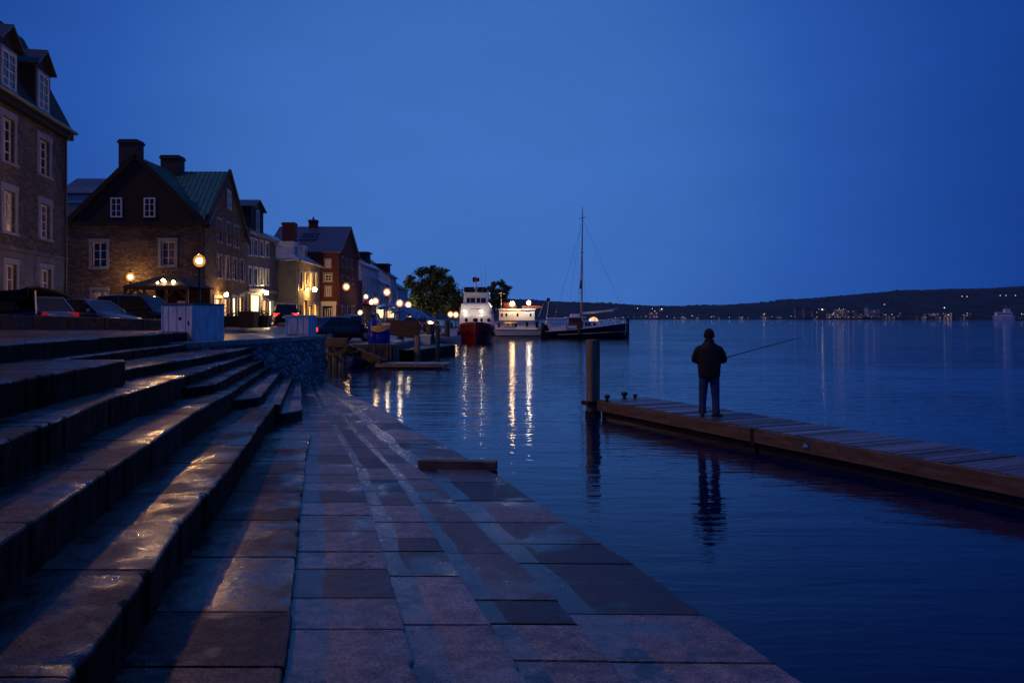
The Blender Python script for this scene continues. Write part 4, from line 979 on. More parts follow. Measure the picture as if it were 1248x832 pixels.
street_lamp(471.5, 356, 54, 'lit lamp standing highest among those before the pale houses', 'lamp_white', .17)
street_lamp(487, 369.5, 52, 'lit lamp left of the big tree, before the dark roofed pale house', 'lamp_white', .16)
street_lamp(497.5, 371.5, 90, 'lit lamp right beside the crown of the big tree', 'lamp_white', .27)
street_lamp(480, 373, 135, 'small warm lamp far down the quay between two brighter lamps', 'lamp_glow_far', .21)
street_lamp(549, 383, 90, 'low orange lamp between the big tree and the red boat', 'lamp_glow_far', .23)
street_lamp(555.5, 383.5, 98, 'low orange lamp right beside the bow of the red boat', 'lamp_glow_far', .26)
street_lamp(525, 393, 70, 'low warm lamp on a post at the end of the dark pier', 'lamp_glow', .22)
street_lamp(439, 381, 88, 'warm glowing lantern column beside the red brick annex', 'lamp_glow', .21)
# lit sign panels on posts before the pale houses
def lantern_sign(px, py, y, w, h, label, m):
    x = X(px, y); t = thing('lit_sign', label, 'sign', (x, y, Z(py, y)), 0)
    MB().box((0, 0, 0), (w, .12, h)).build('panel', M[m], t); b = MB(); b.box((0, .02, h/2+.04), (w+.1, .2, .08)); b.box((0, .02, -h/2-.04), (w+.1, .2, .08)); b.build('frame', M['iron'], t)
    MB().bar((0, .1, -h/2), (0, .1, gz(x, y)-Z(py, y)), .08).build('post', M['iron'], t); return t
lantern_sign(463, 382, 96, .8, 1.0, 'pinkish lit sign panel below the lamps before the pale houses', 'shop')
lantern_sign(475, 383, 100, 1.0, .8, 'bright lit kiosk panel left of the boarded brown fence', 'shop')

# ---------------------------------------------------------------- cars
M['car_blue'] = mat('dark_blue_car_paint', (.02, .05, .16), .22, .1, 2, coat=.8)
M['car_black'] = mat('black_car_paint', (.008, .008, .010), .2, .1, 2, coat=.8)
M['car_white'] = mat('pale_car_paint', (.55, .56, .60), .25, .08, 2, coat=.7)
M['car_grey'] = mat('grey_blue_car_paint', (.10, .16, .28), .25, .1, 2, coat=.7)
def car(kind, label, px, y, rz, paint, lit_tail=False, zadd=0, x=None, group='cars parked along the quay'):
    # local: front towards +x
    x = X(px, y) if x is None else x
    spec = {'sedan': (4.6, 1.80, 1.44, (-1.75, -1.05, .55, 1.35), .92), 'suv': (4.7, 1.88, 1.76, (-2.15, -1.85, .55, 1.25), 1.08), 'hatch': (4.1, 1.76, 1.50, (-1.85, -1.45, .50, 1.30), .95), 'van': (4.9, 1.90, 1.92, (-2.35, -2.2, .95, 1.65), 1.12)}[kind]
    L_, Wd, H_, cab, belt = spec
    t = thing('parked_car', label, 'car', (x, y, gz(x, y)+zadd), rz, group)
    hw = Wd/2; rings = []
    prof = [(-L_/2, .42, belt*.82, .80), (-L_/2+.10, .30, belt*.93, .93), (-L_/2+.5, .24, belt, .99), (-.8, .22, belt, 1), (.6, .22, belt*.99, 1), (cab[3], .22, belt*.97, .99), (L_/2-.55, .24, belt*.86, .96), (L_/2-.12, .30, belt*.74, .88), (L_/2, .42, belt*.60, .74)]
    for xx, zl, zt, k in prof:
        w = hw*k; rings.append([(xx, -w*.90, zl), (xx, -w, (zl+zt)/2-.05), (xx, -w*.97, zt-.10), (xx, -w*.84, zt), (xx, 0, zt+.025), (xx, w*.84, zt), (xx, w*.97, zt-.10), (xx, w, (zl+zt)/2-.05), (xx, w*.90, zl), (xx, 0, zl-.02)])
    body = MB().loft(rings).build('body', M[paint], t, smooth=True)
    a, b_, c, d = cab; k0, k1 = hw*.86, hw*.68; zt = H_-.04; zb = belt-.05
    g = MB().loft([[(a, -k0, zb), (b_, -k1, zt), (b_, k1, zt), (a, k0, zb)], [((a+d)/2, -k0*1.02, zb), ((b_+c)/2, -k1*1.04, zt+.0), ((b_+c)/2, k1*1.04, zt+.0), ((a+d)/2, k0*1.02, zb)], [(d, -k0, zb), (c, -k1, zt), (c, k1, zt), (d, k0, zb)]])
    g.build('windows', M['glass'], t)
    r = MB(); rr_ = []
    for xx, zz, kk in ((b_-.06, zt-.015, .94), (b_+.18, zt+.035, 1), ((b_+c)/2, zt+.06, 1.04), (c-.18, zt+.03, 1), (c+.06, zt-.02, .94)): rr_.append([(xx, -k1*kk-.02, zz-.03), (xx, -k1*kk*.9, zz+.015), (xx, k1*kk*.9, zz+.015), (xx, k1*kk+.02, zz-.03)])
    r.loft(rr_)
    for sgn_ in (-1, 1):
        r.bar((a-.01, sgn_*(k0+.012), zb), (b_, sgn_*(k1+.012), zt), .09, .05); r.bar((d+.01, sgn_*(k0+.012), zb), (c, sgn_*(k1+.012), zt), .07, .05)
        r.bar(((a+d)/2-.15, sgn_*(k0*1.02+.012), zb), ((b_+c)/2-.1, sgn_*(k1*1.04+.012), zt), .07, .04)
    r.build('roof', M[paint], t, smooth=True)
    for wx in (-L_*.29, L_*.30):
        for sgn_ in (-1, 1):
            yy = sgn_*(hw-.10); w = MB().tube([(wx, yy-.11, .33), (wx, yy-.09, .33), (wx, yy+.09, .33), (wx, yy+.11, .33)], [.29, .33, .33, .29], 20).build('wheel', M['tire'], t, smooth=True)
            MB().tube([(wx, yy+sgn_*.10, .33), (wx, yy+sgn_*.125, .33)], [.21, .19], 10).build('rim', M['rim'], w)
    for sgn_ in (-1, 1):
        MB().box((L_/2-.20, sgn_*hw*.66, belt*.64), (.30, .34, .15), sgn_*-.35).build('headlight', M['head_off'], t, bevel=.03)
        MB().box((-L_/2+.10, sgn_*hw*.72, belt*.80), (.20, .46, .22), sgn_*.25).build('tail_light', M['tail' if lit_tail else 'tail_off'], t, bevel=.02)
        MB().box((cab[2]+.45, sgn_*(hw+.06), belt+.05), (.14, .18, .13)).build('wing_mirror', M[paint], t, bevel=.03)
    MB().box((-L_/2-.002, 0, belt*.62), (.02, .5, .12)).build('number_plate', M['white'], t)
    return t
car('hatch', 'dark blue parked car with a lit amber rear under the black awning', 26, 31.5, R(160), 'car_blue')
bpy.data.objects['parked_car']['label'] = 'dark blue parked car under the black awning at the left edge'
car('sedan', 'blue parked sedan with pale headlight behind the low wall', 106, 34.5, R(-18), 'car_blue')
car('suv', 'large black parked car in front of the lamp on the rubble wall', 171, 40, R(-12), 'car_black')
car('suv', 'tall black parked van left of the small white box, red tail light lit', 350, 66, R(103), 'car_black', True)
car('sedan', 'black parked sedan with red tail lights just right of the small white box', 412, 46.5, R(52), 'car_black', True)
car('hatch', 'grey blue parked car beyond the black sedan', 431, 60, R(100), 'car_grey')
car('hatch', 'pale parked car farther back behind the blue barrels', 452, 72, R(95), 'car_white')
car('hatch', 'blue grey parked car left of the big tree trunk', 506, 84, R(80), 'car_grey')
car('sedan', 'dark blue parked car near the pier end, under the big tree', 519, 78, R(70), 'car_blue')

# black fabric awning frame at the left edge
t = thing('market_awning', 'sagging black fabric awning on thin poles at the left edge', 'awning', (X(20, 30), 30, 1.8))
b = MB(); rings = []
for i in range(13):
    u = i/12; px = -30+76*u; y = 30.2; x = X(px, y); zt = Z(355-7*max(0, (u-.45)/.55)**1.6+1.2*math.sin(u*9), y); zb_ = zt-.40-.10*abs(math.sin(u*9.4))*(u < .95)
    rings.append([(x, 29.6, zb_), (x, 29.58, zt-.05), (x, 30.2, zt), (x, 31.4, zt-.12), (x, 32.4, zt-.34), (x, 32.4, zt-.38), (x, 31.4, zt-.16), (x, 30.2, zt-.04), (x, 29.62, zt-.09), (x, 29.62, zb_)])
b.loft(rings).build('canopy', M['black_cloth'], t, world=True)
b = MB(); b.bar((X(43, 30.2), 30.2, Z(354, 30)), (X(49, 30.2), 30.0, 1.8), .05); b.build('pole', M['white'], t, world=True)
b = MB(); b.bar((X(-20, 30.2), 30.2, Z(350, 30)), (X(-20, 30.2), 30.2, 1.8), .05); b.build('pole', M['iron'], t, world=True)
b = MB(); b.bar((X(46, 32), 32, Z(356, 30)), (X(46, 32), 32, 1.8), .05); b.build('pole', M['iron'], t, world=True)

# little pavilion with curved dark roof before the gable house
def pavilion():
    y = 50; x0, x1 = X(170, y), X(246, y); cx = (x0+x1)/2; w = (x1-x0)/2
    t = thing('entrance_pavilion', 'dark timber pavilion with a curved roof against the brown house', 'pavilion', (cx, y, 1.95))
    zt, ze = Z(338, y)-1.95, Z(350, y)-1.95; b = MB(); rings = []
    for k, (s, z) in enumerate(((1.0, ze-.05), (.98, ze+.02), (.74, ze+.22), (.5, ze+.42), (.34, zt-.03), (.32, zt))):
        rings.append([(-w*s, -2.2*s, z), (w*s, -2.2*s, z), (w*s, 2.2*s, z), (-w*s, 2.2*s, z)])
    b.loft(rings).build('roof', M['dark_shingle'], t)
    b = MB(); b.box((0, -2.15, ze-.14), (2*w*.98, .12, .18)); b.build('fascia', M['brown_board'], t)
    for sx in (-.95, -.35, .3, .95): MB().box((sx*w, -2.05, (ze-.2)/2), (.16, .16, ze-.2)).build('post', M['teak'], t)
    b = MB()
    for sx, dx in ((-.95, .6), (.95, -.6), (-.35, -.5), (.3, .5)): b.bar((sx*w, -2.05, ze-.75), (sx*w+dx, -2.05, ze-.2), .09)
    b.build('brace', M['teak'], t)
    MB().box((0, 1.9, ze/2), (2*w*.9, .1, ze)).build('back_panel', M['brown_board'], t)
    MB().box((.55*w, -1.0, 1.25), (.42, .05, .60), .1).build('notice_board', M['white'], t)
    for i, (px, py) in enumerate(((193.5, 344), (196, 345), (206.5, 346), (187, 347))):
        MB().ball((X(px, y-2.3)-cx, -2.0 if False else -1.75, Z(py, y)-1.95+.05), .09 if i in (0, 2) else .06, 8, 6).build('fairy_light', M['lamp_glow_far'], t)
pavilion()
# dark bush left of the pavilion
def bush(px, y, r, label, name='shrub'):
    x = X(px, y); t = thing(name, label, 'shrub', (x, y, gz(x, y))); b = MB(); rr_ = random.Random(px)
    for i in range(500):
        v = Vector((rr_.gauss(0, 1), rr_.gauss(0, 1), rr_.gauss(0, 1))).normalized()*rr_.uniform(.6, 1)*r; c = Vector((v.x, v.y, r*.95+v.z*1.05)); n = Vector((rr_.gauss(0, 1), rr_.gauss(0, 1), rr_.gauss(0, 1))).normalized()
        u = n.orthogonal().normalized()*.10; w = n.cross(u); b.add([c-u, c+w*.6, c+u, c-w*.6], [(0, 1, 2, 3)])
    b.build('foliage', M['leaf_dark'], t); MB().tube([(0, 0, 0), (0, 0, r)], [.08, .04], 6).build('trunk', M['pile'], t)
bush(166, 51.5, 1.25, 'round dark shrub between the wall lamp and the pavilion')

# ---------------------------------------------------------------- trees
def tree(name, label, x, y, z0, h, lobes, n, leaf, mt, seed, lean=(0, 0)):
    t = thing(name, label, 'tree', (x, y, z0)); rr_ = random.Random(seed)
    tr = MB(); fork = h*.30
    tr.tube([(0, 0, -.1), (.05, 0, fork*.5), (lean[0]*.3, 0, fork), (lean[0], lean[1], h*.62)], [.30, .22, .18, .06], 9)
    for (cx, cyy, cz, r) in lobes:
        a = Vector((lean[0]*.3, 0, fork+rr_.uniform(-.3, .8))); e = Vector((cx, cyy, cz)); m_ = a.lerp(e, .5)+Vector((0, 0, -.25)); tr.tube([a, m_, e], [.11, .07, .025], 6)
        for _ in range(3):
            q = e+Vector((rr_.gauss(0, r*.6), rr_.gauss(0, r*.6), rr_.gauss(0, r*.5))); tr.tube([m_.lerp(e, .6), q], [.035, .012], 5)
    tr.build('trunk', M['pile'], t, smooth=True)
    b = MB(); tot = sum(l[3]**2 for l in lobes)
    for (cx, cyy, cz, r) in lobes:
        clumps = []
        for _ in range(int(9+r*9)):
            v = Vector((rr_.gauss(0, 1), rr_.gauss(0, 1), rr_.gauss(0, 1))).normalized()*r*rr_.uniform(.35, 1.08); clumps.append((Vector((cx, cyy, cz))+Vector((v.x, v.y, v.z*.85)), r*rr_.uniform(.14, .32)))
        for i in range(int(n*r*r/tot)):
            c0, s = rr_.choice(clumps); c = c0+Vector((rr_.gauss(0, s), rr_.gauss(0, s), rr_.gauss(0, s*.75))); u = Vector((rr_.gauss(0, 1), rr_.gauss(0, 1), rr_.gauss(0, .7))).normalized()
            w = u.orthogonal().normalized(); w = Matrix.Rotation(rr_.uniform(0, 6.28), 3, u) @ w; l = leaf*rr_.uniform(.6, 1.3)
            b.add([c-u*l, c+w*l*.5, c+u*l, c-w*l*.5], [(0, 1, 2, 3)])
    b.build('crown', M[mt], t)
    return t
ty = 92; tx = X(528, ty); s_ = ty/F
def lob(cx, cyp, r, dy=0): return ((cx-528)*s_, dy, (CAM_H-(cyp-HOR)*s_)-1.05, r*s_)
tree('broadleaf_tree', 'big dark leafy tree behind the pier, lit yellow below on its left', tx, ty, 1.05, 8.5,
     [lob(513, 333, 7), lob(524, 329, 8, .5), lob(536, 334, 9), lob(546, 344, 10, -.6), lob(550, 358, 10, .4), lob(526, 347, 14, .3), lob(508, 350, 12), lob(538, 362, 14, -.4), lob(515, 366, 13, -.8), lob(504, 371, 9, .6), lob(530, 375, 12), lob(548, 374, 9, .8), lob(500, 341, 6)], 15000, .15, 'leaf_dark', 3)
ty = 118; s_ = ty/F; tx = X(608, ty)
def lob(cx, cyp, r, dy=0): return ((cx-608)*s_, dy, (CAM_H-(cyp-HOR)*s_)-1.05, r*s_)
tree('broadleaf_tree', 'smaller spiky dark tree right behind the red boat', tx, ty, 1.05, 7.5, [lob(602, 347, 4), lob(611, 346, 5), lob(618, 351, 5, .5), lob(604, 357, 7), lob(613, 360, 8), lob(603, 369, 8), lob(614, 371, 7), lob(598, 352, 4)], 5200, .17, 'leaf_dark', 9)
ty = 128; s_ = ty/F; tx = X(560, ty)
def lob(cx, cyp, r, dy=0): return ((cx-560)*s_, dy, (CAM_H-(cyp-HOR)*s_)-1.05, r*s_)
tree('broadleaf_tree', 'dark tree half hidden between the big tree and the red boat', tx, ty, 1.05, 5.5, [lob(556, 364, 7), lob(564, 366, 8), lob(560, 374, 9), lob(570, 372, 7), lob(578, 370, 7), lob(586, 368, 6)], 3500, .18, 'leaf_dark', 12)

# ---------------------------------------------------------------- piers and landing stages
def pile(px, ytop, ywater, label, r=.12, mt='pile', lean=0, cap=False, group='timber piles at the piers', y=None):
    y = y or F*CAM_H/(ywater-HOR); x = X(px, y); h = Z(ytop, y); t = thing('mooring_pile', label, 'pile', (x, y, 0), 0, group)
    MB().tube([(0, 0, -1.5), (lean*.3, 0, h*.4), (lean, 0, h-.03), (lean, 0, h)], [r*1.08, r, r*.92, r*.8], 12).build('timber', M[mt], t, smooth=True)
    if cap: MB().ball((lean, 0, h+.16), .17, 10, 8).build('lamp', M['lamp_glow'], t)
    return t
def pier(name, label, poly, zt, zb_, mt='pier_timber', piles_=(), plank=True, edge=True):
    cx = sum(p[0] for p in poly)/len(poly); cyy = sum(p[1] for p in poly)/len(poly); t = thing(name, label, 'pier', (cx, cyy, 0))
    b = MB(); b.prism(poly, zt-.09, zt); b.build('deck', M[mt], t, world=True)
    b = MB(); n = len(poly)
    for i in range(n): p, q = poly[i], poly[(i+1) % n]; b.bar((p[0], p[1], zt-.22), (q[0], q[1], zt-.22), .12, .26)
    b.build('edge_beam', M[mt], t, world=True)
    for x, y, r in piles_: MB().tube([(x, y, -1.5), (x, y, zt-.1)], [r*1.05, r], 10).build('pile', M['pile_green'], t, world=True, smooth=True)
    return t
yA = 41.5
pp = []
for i in range(17): px = 417+ (480-417)*i/16; pp.append((X(px, yA-.15), yA-.15+.2*random.random(), .10))
pier('timber_pier', 'low timber pier on many close piles holding the blue barrels', [(X(404, yA), yA-.3), (X(482, yA), yA), (X(478, yA+7), yA+7), (X(400, yA+7)-1, yA+7)], 1.06, 0, 'pier_timber', pp)
yB = 45.5
pp = [(X(471+(552-471)*i/9, yB+i*.9), yB+i*.9, .13) for i in range(10)]
pier('timber_pier', 'dark timber pier reaching out below the brown boarding', [(X(470, 45), 45), (X(509, 45.5), 45.5), (X(554, 54), 54), (X(552, 62), 62), (X(505, 62), 62), (X(470, 52), 52)], .62, 0, 'dark_timber', pp)
# skirt boards hanging under the dark pier
t = thing('pier_skirt', 'dark vertical boards closing the side of the dark pier', 'pier boards', (X(500, 45.4), 45.3, 0)); b = MB()
for i in range(34):
    u = i/33; px = 475+u*78; y = 45.2+max(0, px-509)/45*8.6; b.box((X(px, y), y-.12, .12), (.24, .05, .95))
b.build('board', M['dark_timber'], t, world=True)
# brown boarding above the pier
def boarding():
    yb = 47; x0, x1 = X(471, yb), X(510, yb); t = thing('board_fence', 'solid brown boarded screen standing on the pier beside the blue barrels', 'fence', (x0, yb, .62))
    zl, zr_, zb0, zb1 = Z(389, yb), Z(392.5, yb), Z(405, yb), Z(410.5, yb); b = MB(); n = 20
    for i in range(n):
        a, c = i/n, (i+1)/n-.004; f = lambda u: (zb0+(zb1-zb0)*u, zl+(zr_-zl)*u); xa, xb = x0+(x1-x0)*a, x0+(x1-x0)*c
        b.hexa([(xa, yb, f(a)[0]), (xb, yb, f(c)[0]), (xb, yb+.05, f(c)[0]), (xa, yb+.05, f(a)[0]), (xa, yb, f(a)[1]), (xb, yb, f(c)[1]), (xb, yb+.05, f(c)[1]), (xa, yb+.05, f(a)[1])])
    b.build('boards', M['brown_board'], t, world=True)
    b = MB(); b.bar((x0-.05, yb-.06, zb0-.05), (x1+.05, yb-.06, zb1-.05), .12, .14); b.bar((x0, yb+.10, (zb0+zl)/2), (x1, yb+.10, (zb1+zr_)/2), .06, .12); b.build('rail', M['pier_timber'], t, world=True)
    b = MB()
    for u in (.01, .5, .99): b.box((x0+(x1-x0)*u, yb+.12, (.62+zl)/2-.1), (.12, .12, zl-.62))
    b.build('post', M['pier_timber'], t, world=True)
boarding()
pile(508.5, 409, 441.5, 'reddish square pile at the right end of the brown boarding', .17, 'post')
pile(533.5, 400, 441.5, 'tall thin dark green pile standing alone in front of the dark pier', .115, 'pile_green')
pile(524.5, 394, 0, 'thick grey pile topped by the low warm lamp', .30, 'pile', y=56)
pile(545, 390, 0, 'tall dark pile at the seaward end of the dark pier', .20, 'pile_green', y=58)
pile(549.5, 393, 0, 'short dark pile beside the seaward pier end', .16, 'pile', y=61)
# floating stage and gangway
t = thing('floating_stage', 'narrow grey floating stage lying low on the water', 'floating dock', (X(505, 38.5), 38.5, 0), R(-4))
b = MB(); wd = X(549, 38.5)-X(461, 38.5)
b.hexa([(-wd/2, -.7, .10), (wd/2-.25, -.7, .10), (wd/2-.25, .7, .10), (-wd/2, .7, .10), (-wd/2, -.7, .27), (wd/2, -.7, .27), (wd/2, .7, .27), (-wd/2, .7, .27)]); tint_faces(b.build('deck', M['deck'], t), 1)
MB().box((0, 0, 0), (wd-.5, 1.2, .24)).build('float', M['dark_timber'], t)
t = thing('gangway', 'brown sloping gangway from the timber pier down to the floating stage', 'gangway', (X(421, 40), 40, 1.0))
b = MB(); b.bar((X(420.5, 40), 40.0, 1.0), (X(464, 38.6), 38.4, .33), .9, .12); b.build('walkway', M['pier_timber'], t, world=True)
b = MB(); b.bar((X(421, 39.4), 39.4, 1.02), (X(464, 37.9), 37.9, .38), .07, .30); b.bar((X(421, 40.6), 40.6, 1.02), (X(464, 39), 39, .38), .07, .30); b.build('stringer', M['pier_timber'], t, world=True)
t = thing('timber_landing', 'brown timber landing frame between the rubble wall and the gangway', 'landing', (X(408, 38), 38, 0))
b = MB()
z_, z2 = Z(421.5, 38), Z(433, 38)
b.bar((X(394, 38)-.4, 38, z_), (X(423, 38), 38, z_+.05), .16, .16); b.bar((X(394, 38)-.4, 38, z2), (X(418, 38), 38, z2+.1), .16, .20); b.bar((X(418, 38), 38, z2+.1), (X(423, 38), 38, z_), .14)
b.bar((X(405, 38.4), 38.4, z_), (X(412, 42), 42, z_), .16); b.box((X(411, 38.6), 38.6, Z(416, 38)), (1.0, .5, .30)); b.build('beam', M['pier_timber'], t, world=True)
for px in (402, 409.5, 419, 425, 441): MB().tube([(X(px, 38.1), 38.1+(px > 420)*1.5, -1.5), (X(px, 38.1), 38.1+(px > 420)*1.5, 1.05)], [.11, .10], 8).build('leg', M['pile_green'], t, world=True, smooth=True)
# stone-grey boat hull fragment under the landing
def dinghy(px, y, L_, Bm, h, rz, paint, label, z=0, name='rowing_boat'):
    t = thing(name, label, 'boat', (X(px, y), y, z), rz); b = MB(); rings = []
    for i in range(11):
        u = i/10; xx = (u-.5)*L_; w = Bm/2*math.sin(math.pi*min(1, .25+u*.75))**.7*(1-.0*u) if u < 1 else .02; w = max(.02, Bm/2*(1-abs(max(0, u-.35)/.65)**2.2)*(.82+.18*min(1, u*3))); sh = h+.18*(u-.4)**2*2
        rings.append([(xx, -w, sh), (xx, -w*.85, sh*.4), (xx, -w*.35, -.08), (xx, w*.35, -.08), (xx, w*.85, sh*.4), (xx, w, sh), (xx, w-.06*min(1, w/.1), sh), (xx, w*.3, .06), (xx, -w*.3, .06), (xx, -w+.06*min(1, w/.1), sh)])
    b.loft(rings).build('hull', M[paint], t, smooth=True)
    for u in (-.2, .15): MB().box((u*L_, 0, h*.72), (.22, Bm*.86, .035)).build('thwart', M['teak'], t)
    return t
dinghy(431, 40.2, 2.2, 1.2, .42, R(80), 'car_grey', 'small blue grey skiff tucked under the gangway')
dinghy(536, 57.8, 3.2, 1.3, .5, R(20), 'car_white', 'small pale blue boat moored behind the thin green pile', .55)
# white dock box near the lamp pile
t = thing('dock_box', 'pale blue dock box between the boarding and the lamp pile', 'dock box', (X(517, 54), 54, .62)); MB().box((0, 0, .3), (.9, .6, .6)).build('chest', M['car_white'], t, bevel=.03); MB().box((0, 0, .63), (.98, .66, .07)).build('lid', M['boat_white'], t, bevel=.02)
t = thing('dock_box', 'small pale dock box beside the short pile at the pier end', 'dock box', (X(551, 60), 60, .62)); MB().box((0, 0, .5), (.8, .6, .9)).build('chest', M['boat_white'], t, bevel=.03); MB().box((0, 0, .98), (.86, .66, .07)).build('lid', M['car_white'], t, bevel=.02)

# blue barrels, tarp-covered stack and yellow rope
def barrel(px, y, r, h, label, z=1.06):
    t = thing('plastic_barrel', label, 'barrel', (X(px, y), y, z), 0, 'blue barrels on the timber pier')
    MB().lathe((0, 0, 0), [(r*.9, 0), (r, .04), (r, h*.3), (r*1.04, h*.33), (r, h*.36), (r, h*.66), (r*1.04, h*.69), (r, h*.72), (r, h-.05), (r*.9, h)], 20).build('drum', M['blue_plastic'], t, smooth=True)
    MB().lathe((0, 0, h), [(r*.94, 0), (r*.94, .03), (r*.2, .035)], 16).build('lid', M['blue_cloth'], t, smooth=True); return t
barrel(454, 42.5, .24, 1.30, 'tallest blue barrel at the left of the pile of barrels')
barrel(461, 42.6, .25, .92, 'blue barrel wrapped by the yellow rope beside the tallest one')
barrel(470.5, 43.2, .22, .88, 'lighter blue barrel at the right, white lid block on top')
t = thing('tarpaulin_stack', 'blue tarpaulin bundled between the barrels', 'tarpaulin', (X(465.5, 43.4), 43.4, 1.06)); b = MB(); rings = []
for i in range(7):
    z = .9*i/6; k = 1-.3*(i/6)**2; rings.append([(math.cos(a*math.pi/8)*.30*k*(1+.12*noise.noise((a*1.7, z*3, 2))), math.sin(a*math.pi/8)*.26*k*(1+.12*noise.noise((a*1.3, z*3, 5))), z) for a in range(16)])
b.loft(rings).build('cover', M['blue_cloth'], t, smooth=True)
t = thing('rope_coil', 'thick yellow rope slung around the blue barrels', 'rope', (X(462, 42.2), 42.2, 1.7)); b = MB()
for k in range(4):
    pts = [(X(452.5+22*u, 42.1), 42.1-.14*math.sin(u*3.1), Z(398.5+k*1.1-2.4*u+2.2*math.sin(u*math.pi)*(k % 2+.3), 42.1)) for u in [i/12 for i in range(13)]]; b.tube(pts, .045, 7)
for k in range(3): b.tube([(X(457+k*1.1, 42.0), 42.0, Z(398, 42)), (X(457.5+k, 41.95), 41.95, Z(402, 42)), (X(459+k, 42.0), 42.0, Z(404.5-k*.5, 42)), (X(461, 42), 42, Z(399, 42))], .04, 7)
b.build('strand', M['rope'], t, world=True, smooth=True)
t = thing('white_crate', 'small white box on the lighter blue barrel', 'crate', (X(471.5, 43.1), 43.1, 1.98)); MB().box((0, 0, .09), (.34, .28, .18)).build('box', M['white'], t, bevel=.02)
# kiosk-like parasol / sign post left of the barrels
t = thing('lantern_post', 'post with a small lit purple cap left above the tallest barrel', 'post', (X(448.5, 62), 62, 1.05))
MB().lathe((0, 0, 0), [(.35, 0), (.32, 1.5), (.36, 2.2), (.40, 2.3)], 12).build('column', M['post'], t, smooth=True); MB().lathe((0, 0, 2.3), [(.55, 0), (.6, .12), (.3, .35), (.1, .5)], 12).build('cap', M['dark_red'], t, smooth=True)
MB().ball((.35, -.3, 2.65), .13, 8, 6).build('bulb', M['lamp_white'], t)
# blue tarped stall roofs beyond the boarding
for px, y, w_, h, lab in ((487, 62, 3.4, 2.2, 'blue tarpaulin stall roof showing above the brown boarding'), (505, 66, 3.6, 1.9, 'lower blue tarpaulin stall roof sloping toward the lamp pile')):
    x = X(px, y); t = thing('market_stall', lab, 'stall', (x, y, 1.05)); b = MB(); rings = []
    for i in range(9): u = i/8; xx = (u-.5)*w_; zz = h+.35*math.sin(math.pi*min(1, u*1.15))-.75*u*u; rings.append([(xx, -1.2, zz-.15), (xx, 0, zz+.12), (xx, 1.2, zz-.15), (xx, 1.2, zz-.2), (xx, 0, zz+.07), (xx, -1.2, zz-.2)])
    b.loft(rings).build('roof', M['blue_cloth'], t, smooth=True)
    for sx in (-1, 1):
        for sy in (-1, 1): MB().box((sx*w_*.42, sy*1.05, (h-.6)/2), (.06, .06, h-.6)).build('leg', M['iron'], t)
    MB().box((0, 0, .8), (w_*.8, 1.4, .08)).build('counter', M['teak'], t)
